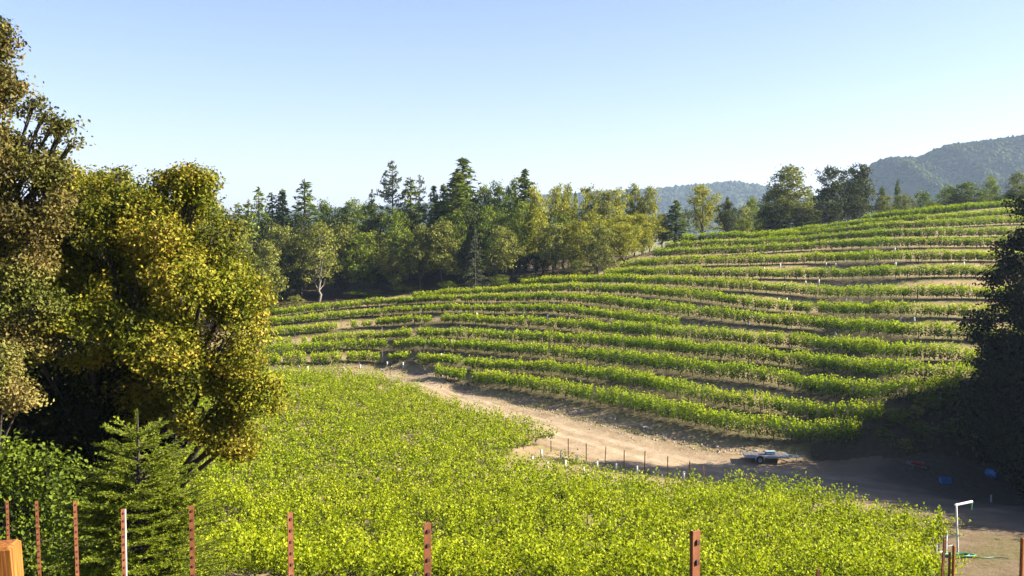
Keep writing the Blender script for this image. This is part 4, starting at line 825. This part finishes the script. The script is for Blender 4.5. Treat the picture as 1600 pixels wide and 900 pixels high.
for px, bot in [(1165,442),(1171,446),(1191,446),(1201,447),(1225,447),(1259,443),(1279,444),(1194,421),(1219,419),(1291,416),(1305,416),(1400,415),(1398,393),(1488,415),(1506,416),(1322,474),(1329,474),(1346,475),(1384,475),(1483,480),(1407,502),(1429,503),(1216,472),(1229,472),(1306,524),(996,469),
                (865,477),(905,483),(481,578),(563,575),(605,572),(630,574),(745,495),(817,492),(855,497),(790,516),(822,523),(838,526),(706,538),(714,537),(748,543),(797,549),(830,546),(765,588),(1170,508),(1240,500),(1035,486),(955,500),(670,537),(660,560),(690,560),(1469,622)]:
    h_ = hit(px, bot + 1)
    if h_ is None: continue
    o = link('vine_guard', gts, None, (h_[0], h_[1], h_[2] - .05)); o.rotation_euler = (rng.normal() * .05, rng.normal() * .05, 0); o.scale = (1, 1, rng.uniform(.8, 1.3))
    tag(o, 'small white guard round a young vine in the far hillside rows', 'vine guard', 'white vine guards dotted along the hillside rows')
# young vines in the replanted corner
for v, (px, bot) in enumerate([(880, 722), (900, 732), (925, 742), (950, 748), (870, 735), (842, 728), (985, 752), (905, 746), (938, 752)]):
    h_ = hit(px, bot); rg = np.random.default_rng(600 + v); P = rg.normal(size=(130, 3)) * np.array([.42, .42, .26]) + np.array([0, 0, .45]); P = P[P[:, 2] > 0.05]
    Vv, Qq = leaf_geo(P, rg.uniform(.09, .16, len(P)), .85, .4, rg=rg)
    r = empty('young_vine', tuple(h_)); tag(r, 'low young vine between white grow tubes in the replanted corner', 'young vine', 'young vines in the replanted corner')
    link('foliage', npmesh('foliage', Vv, Qq, M['vine'], np.clip(rg.normal(size=len(P)) * .18 + .4, 0, 1)), r)
    g_ = Geo(); g_.tube([(0, 0, -.05), (.02, .01, .4)], [.02, .012], 5); link('stem', g_.mesh('stem', M['bark']), r)
# stones on the eroded bank
for v, (px, bot, sz) in enumerate([(1008, 669, .55), (1017, 671, .35), (1003, 667, .3), (1090, 690, .3), (960, 655, .28), (1120, 699, .34), (905, 646, .25)]):
    h_ = hit(px, bot); rg = np.random.default_rng(800 + v); g_ = Geo(); pr = [(0.02, -.2), (.7, -.1), (1.0, .25), (.8, .6), (.35, .8), (.02, .82)]; g_.lathe(pr, sides=9)
    Vs = np.vstack(g_.V); Vs = Vs * sz * .5 * (1 + rg.normal(size=(len(Vs), 1)) * .13) * np.array([1.3, 1, .9]); g_.V = [Vs]
    o = link('rock', g_.mesh('rock', M['stone']), None, tuple(h_)); o.rotation_euler = (0, 0, v)
    tag(o, 'largest pale rock lying at the foot of the eroded road bank' if v == 0 else 'small pale rock on the eroded bank above the dirt road', 'rock', 'pale rocks on the road bank')
# ---- flatbed trailer
h_ = hit(1185, 722); T = empty('utility_trailer', (h_[0] - .05, h_[1], float(gz(h_[0], h_[1])) + .06), -0.06, (.82, .85, .9))
tag(T, 'low flatbed trailer with white fender and blue grey frame, parked where the road turns dark', 'trailer')
g_ = Geo(); g_.box((0.75, 0, .60), (4.1, 1.75, .06), m=0, bev=.01)
for k in range(11): g_.box((-1.2 + k * .38, 0, .636), (.35, 1.7, .02), m=0)
link('deck', g_.mesh('deck', M['deck']), T)
g_ = Geo()
for sy in (-1, 1): g_.box((0.75, sy * .91, .56), (4.2, .07, .16), bev=.01)
g_.box((-1.36, 0, .56), (.07, 1.75, .16)); g_.box((2.86, 0, .56), (.07, 1.75, .16))
for sy in (-1, 1): g_.box((3.45, sy * .38, .50), (1.35, .07, .09), rz=-sy * .56)
g_.box((4.15, 0, .50), (.5, .08, .09)); link('frame', g_.mesh('frame', M['bluemetal']), T)
g_ = Geo(); g_.lathe([(0, .46), (.05, .48), (.055, .56), (.03, .60)], c=(4.42, 0, 0), sides=10); g_.tube([(3.8, 0.1, .05), (3.8, 0.1, .8)], [.03, .03], 8); link('hitch', g_.mesh('hitch', M['rim']), T)
for sy in (-1, 1):
    g_ = Geo(); g_.lathe([(.20, -.10), (.31, -.11), (.345, -.07), (.35, 0), (.345, .07), (.31, .11), (.20, .10)], axis='Y', c=(0, sy * 1.06, .35), sides=28); wh = link('wheel', g_.mesh('wheel', M['rubber'], True), T)
    g_ = Geo(); g_.lathe([(.21, -.09), (.19, -.05), (.08, -.03), (.07, -.08), (0.001, -.08)], axis='Y', c=(0, sy * 1.06, .35), sides=20); g_.lathe([(.21, .09), (.19, .05), (.08, .03), (.07, .08), (0.001, .08)], axis='Y', c=(0, sy * 1.06, .35), sides=20); link('rim', g_.mesh('rim', M['rim'], True), wh)
    g_ = Geo(); th = np.linspace(math.radians(-8), math.radians(188), 14)
    for a, b_ in zip(th[:-1], th[1:]):
        ca, cb = np.array([math.cos(a), 0, math.sin(a)]), np.array([math.cos(b_), 0, math.sin(b_)]); y0, y1 = sy * 1.06 - .13, sy * 1.06 + .13; o_ = np.array([0, 0, .37])
        V = [o_ + ca * .43 + [0, y0, 0], o_ + cb * .43 + [0, y0, 0], o_ + cb * .43 + [0, y1, 0], o_ + ca * .43 + [0, y1, 0], o_ + ca * .40 + [0, y0, 0], o_ + cb * .40 + [0, y0, 0], o_ + cb * .40 + [0, y1, 0], o_ + ca * .40 + [0, y1, 0]]
        g_.quads(V, [(0, 1, 2, 3), (7, 6, 5, 4), (0, 4, 5, 1), (3, 2, 6, 7)])
    link('fender', g_.mesh('fender', M['whitemetal']), T)
g_ = Geo(); g_.box((0, 0, .12), (.75, .45, .24), bev=.03); g_.box((0, 0, .26), (.79, .49, .06), bev=.02, m=1); g_.tube([(-.3, -.26, .2), (-.3, -.3, .12), (.3, -.3, .12), (.3, -.26, .2)], [.012] * 4, 5, m=1)
o = link('cooler_box', g_.mesh('cooler_box', [M['blue'], M['bluemetal']]), None, (h_[0] + .9, h_[1] - .1, T.location.z + .585)); tag(o, 'small blue box sitting on the flatbed trailer', 'box')
# ---- white irrigation standpipe
Yp = 46.5
def Pp(px, py, dy=0.0): return np.array(at(px, py, Yp + dy))
b0 = hit(1497, 866); Yp = float(b0[1]); z0 = tz(b0[0], Yp); o3 = np.array([b0[0], Yp, z0])
r = empty('standpipe', tuple(o3)); tag(r, 'tall white irrigation standpipe with a bent top arm and drooping spout', 'standpipe')
P1 = Pp(1497, 866); P1[2] = z0 - .1; P2 = Pp(1494, 788); P3 = Pp(1519, 783.5, .3)
g_ = Geo(); g_.tube([P1 - o3, (P1 + P2) / 2 - o3, P2 - o3], [.05] * 3, 10); link('riser', g_.mesh('riser', M['white'], True), r)
g_ = Geo(); g_.tube([P2 - o3 + [0, 0, -.03], P3 - o3], [.058, .058], 10); g_.tube([P2 - o3 + [-.06, 0, -.07], P2 - o3 + [.06, 0, .0]], [.07, .07], 10); link('top_arm', g_.mesh('top_arm', M['white'], True), r)
g_ = Geo(); g_.tube([P3 - o3, P3 - o3 + [-.02, 0, -.25], P3 - o3 + [-.02, 0, -.42]], [.035, .03, .03], 8); link('spout', g_.mesh('spout', M['hose'], True), r)
g_ = Geo()
A1 = Pp(1495.5, 836); A2 = Pp(1462, 845.5, .2); g_.tube([A1 - o3, A2 - o3], [.055, .055], 10)
for px, top, dy in ((1463, 845.5, .2), (1467, 845, .1), (1479, 834, 0)):
    a = Pp(px, top, dy); b_ = a.copy(); b_[2] = tz(a[0], a[1]) - .1; g_.tube([b_ - o3, a - o3], [.05, .05], 10)
a = Pp(1464, 863, .2); b_ = Pp(1473, 862, .2); g_.tube([a - o3, b_ - o3], [.045, .045], 8); a = Pp(1479, 854); b_ = Pp(1488, 851); g_.tube([a - o3, b_ - o3], [.04, .04], 8)
link('lower_manifold', g_.mesh('lower_manifold', M['white'], True), r)
g_ = Geo(); c = Pp(1479, 833); g_.lathe([(0.01, .10), (.05, .09), (.075, .03), (.075, -.06), (.055, -.10)], c=tuple(c - o3), sides=12); link('valve_cap', g_.mesh('valve_cap', M['white'], True), r)
# hose
hh = hit(1499, 869); g_ = Geo(); pts = []
for k in range(120):
    a = k * .42; rr = .50 + .13 * math.sin(k * .23); pts.append((rr * 1.25 * math.cos(a), rr * .6 * math.sin(a), .03 + .05 * (k / 120) + .02 * math.sin(k * 1.1)))
for k in range(14): pts.append((.5 + k * .12, -.25 - .25 * math.sin(k * .5) * .6 - k * .03, .03))
pts = [(x, y, z + tz(hh[0] + x, hh[1] + y) - hh[2]) for x, y, z in pts]; g_.tube(pts, [.024] * len(pts), 6)
o = link('garden_hose', g_.mesh('garden_hose', M['hose'], True), None, tuple(hh)); tag(o, 'pale green hose coiled on the bare earth below the standpipe', 'hose')
# things in the deep shade at the right
h_ = hit(1551, 748); g_ = Geo(); g_.lathe([(0.001, -.44), (.26, -.44), (.285, -.42), (.29, -.2), (.30, -.18), (.29, -.16), (.29, .16), (.30, .18), (.29, .2), (.285, .42), (.26, .44), (0.001, .44)], axis='Y', sides=28); g_.lathe([(0.001, -.45), (.04, -.47), (.045, -.44)], axis='Y', c=(.14, 0, .1), sides=10, m=1)
o = link('barrel', g_.mesh('barrel', [M['blue'], M['white']], True), None, (h_[0], h_[1], tz(h_[0], h_[1]) + .40)); o.rotation_euler = (0, 0, .35); o.scale = (1.2, 1.2, 1.2); tag(o, 'blue plastic barrel lying on its side in the dark shade', 'barrel')
h_ = hit(1477, 756); g_ = Geo(); w_, d_, H_ = .78, .5, .46
for sx in (-1, 1): g_.box((sx * w_ / 2, 0, H_ / 2), (.03, d_, H_))
for sy in (-1, 1):
    for k in range(4): g_.box((0, sy * d_ / 2, .06 + k * .125), (w_ - .034, .03, .07))
    for k in range(3): g_.box((-.2 + k * .2, sy * (d_ / 2 + .003), H_ / 2), (.05, .034, H_ - .02))
g_.box((0, 0, .02), (w_ - .034, d_ - .034, .03)); o = link('crate', g_.mesh('crate', M['blue']), None, (h_[0], h_[1], tz(h_[0], h_[1]) + .02)); o.rotation_euler = (0, 0, .1); tag(o, 'blue slatted plastic crate standing on the dark shaded road', 'crate')
h_ = hit(1549, 786); r = stake('marker_stake', 1549, 773, float(h_[1]), .10, M['whitemetal'], 'short white stake standing in the dark shade below the blue barrel', 'stake')
h_ = hit(1434, 734); g_ = Geo(); r = empty('wheelbarrow', (h_[0], h_[1], tz(h_[0], h_[1])), -.5); tag(r, 'small dull red wheelbarrow standing in the dark shade', 'wheelbarrow')
g_.quads([(-.3, -.22, .34), (.3, -.18, .34), (.3, .18, .34), (-.3, .22, .34), (-.5, -.34, .64), (.48, -.3, .6), (.48, .3, .6), (-.5, .34, .64)], [(0, 1, 2, 3), (0, 4, 5, 1), (1, 5, 6, 2), (2, 6, 7, 3), (3, 7, 4, 0)]); link('tray', g_.mesh('tray', M['redpaint']), r)
g_ = Geo(); g_.lathe([(.10, -.05), (.19, -.05), (.20, 0), (.19, .05), (.10, .05), (.10, -.05)], axis='Y', c=(.62, 0, .20), sides=18); link('wheel', g_.mesh('wheel', M['rubber'], True), r)
for sy in (-1, 1):
    g_ = Geo(); g_.tube([(.62, sy * .07, .2), (.1, sy * .2, .33), (-.85, sy * .3, .52)], [.02] * 3, 6); link('handle', g_.mesh('handle', M['rim'], True), r)
    g_ = Geo(); g_.tube([(-.3, sy * .22, .36), (-.38, sy * .24, 0)], [.018] * 2, 6); link('leg', g_.mesh('leg', M['rim'], True), r)
# ---------------------------------------------------------------- air
g_ = Geo(); g_.box((0, 2600, 70), (14000, 8200, 260)); hz = g_.mesh('haze', None) if False else None
bm_ = bpy.data.meshes.new('haze'); X0, X1, Y0_, Y1_, Z0_, Z1_ = -7000, 7000, -1600, 7200, -45, 260
vv = [(x, y, z) for z in (Z0_, Z1_) for x, y in ((X0, Y0_), (X1, Y0_), (X1, Y1_), (X0, Y1_))]
bm_.from_pydata(vv, [], [(3, 2, 1, 0), (4, 5, 6, 7), (0, 1, 5, 4), (1, 2, 6, 5), (2, 3, 7, 6), (3, 0, 4, 7)])
m = bpy.data.materials.new('haze'); m.use_nodes = True; t = m.node_tree; t.nodes.clear(); out = t.nodes.new("ShaderNodeOutputMaterial")
v = t.nodes.new("ShaderNodeVolumePrincipled"); v.inputs["Color"].default_value = (0.55, 0.74, 1.0, 1); v.inputs["Density"].default_value = 0.00012; v.inputs["Anisotropy"].default_value = 0.2
t.links.new(v.outputs[0], out.inputs["Volume"]); bm_.materials.append(m); tag(link('haze', bm_), 'pale blue air between the vineyard and the far mountain', kind='stuff')

h_ = None
for v, (px, py, sz, k) in enumerate([(1400, 668, 1.3, 'bush'), (1430, 655, 1.0, 'obush'), (1455, 648, 1.4, 'bush'), (1490, 640, 1.5, 'bush'), (1520, 650, 1.9, 'bush'), (1380, 690, 1.0, 'bush'), (1440, 690, 1.4, 'bush'), (1500, 690, 1.8, 'bush'), (1415, 705, .9, 'obush'), (1530, 700, 2.0, 'bush')]):
    h_ = hit(px, py); c, t_ = KIND[k][v % 2]; r = empty('bush', tuple(h_), v * 1.3, (sz / 5.5, sz / 5.5, sz / 11 * 1.3)); tag(r, 'low bush in the shade on the dark bank below the ends of the vine rows', 'bush', 'shaded bushes on the dark bank')
    link('crown', c, r); link('trunk', t_, r)

# ---------------------------------------------------------------- dry grass tufts and loose stones (nobody could count them)
def scatter_px(n, x0, x1, yf, lo, hi, seed):
    rg = np.random.default_rng(seed); out = []
    for i in range(n):
        px = rg.uniform(x0, x1); b_ = yf(px); out.append((px, b_ + rg.uniform(lo, hi)))
    return out
def tufts():
    rg = np.random.default_rng(77); X = rg.uniform(-48, 62, 52000); Y = rg.uniform(76, 172, 52000); px = 800 + F * X / Y
    Rr = rowpts[::2]; keep = np.zeros(len(X), bool)
    for i in range(0, len(X), 4000):
        d = np.hypot(X[i:i + 4000, None] - Rr[None, :, 0], Y[i:i + 4000, None] - Rr[None, :, 1]).min(1); keep[i:i + 4000] = (d > 0.5) & (d < 5)
    RP = np.array([hit(*q)[:2] for q in UP] + [hit(*q)[:2] for q in LO[::-1]]); edge_ = rg.uniform(size=len(X)) < .04; keep &= (~inside(X, Y, RP)) | edge_; near_road = np.hypot(X[:, None] - RP[None, :, 0], Y[:, None] - RP[None, :, 1]).min(1) < 2.0; keep |= near_road & (~inside(X, Y, RP)) & (rg.uniform(size=len(X)) < .8)
    keep &= (np.sin(X * .7) * np.sin(Y * .9 + X * .3) + rg.normal(size=len(X)) * .5) > 0.35
    X, Y = X[keep][:15000], Y[keep][:15000]; n = len(X); Zg = terr(X, Y); nb = 5
    a = rg.uniform(0, 6.283, (n, nb)); h_ = rg.uniform(.12, .38, (n, nb)); b = np.stack([X[:, None] + rg.normal(size=(n, nb)) * .08, Y[:, None] + rg.normal(size=(n, nb)) * .08, np.repeat(Zg[:, None], nb, 1)], 2)
    d = np.stack([np.cos(a), np.sin(a), 0 * a], 2) * .03; l = np.stack([np.cos(a * 2.3) * .35, np.sin(a * 2.3) * .35, 1 + 0 * a], 2) * h_[..., None]
    V = np.stack([b - d, b + d, b + l + d * .2, b + l - d * .2], 2).reshape(-1, 3); m_ = len(V) // 4
    tag(link('grass', npmesh('grass', V, np.arange(m_ * 4).reshape(m_, 4), M['weed'], rg.uniform(0, 1, m_))), 'dry straw coloured grass tufts on the banks between the vine rows', kind='stuff')
tufts()
def gravel():
    rg = np.random.default_rng(78); P = []
    A_ = [hit(*q) for q in UP]
    for i in range(len(A_) - 1):
        for k in range(170 if A_[i][0] < 19 else 0):
            f = rg.uniform(); q = A_[i] * (1 - f) + A_[i + 1] * f; P.append((q[0] + rg.normal() * .8, q[1] + rg.normal() * 1.1 + .3))
    P = np.array(P); n = len(P); Zg = np.array([float(gz(x, y)) for x, y in P]) + .03; sz = rg.uniform(.03, .15, n) * rg.uniform(.4, 1, n)
    u = np.array([(1, 0, 0), (0, 1, 0), (-1, 0, 0), (0, -1, 0), (0, 0, .8), (0, 0, -.5)], float); V = np.stack([P[:, 0], P[:, 1], Zg], 1)[:, None] + (u[None] + rg.normal(size=(n, 6, 3)) * .2) * sz[:, None, None]
    T = np.array([(0, 1, 4), (1, 2, 4), (2, 3, 4), (3, 0, 4), (1, 0, 5), (2, 1, 5), (3, 2, 5), (0, 3, 5)]); T = (np.arange(n)[:, None, None] * 6 + T[None]).reshape(-1, 3)
    tag(link('gravel', npmesh('gravel', V.reshape(-1, 3), T, M['stone'])), 'loose stones and clods along the eroded road bank', kind='stuff')
gravel()
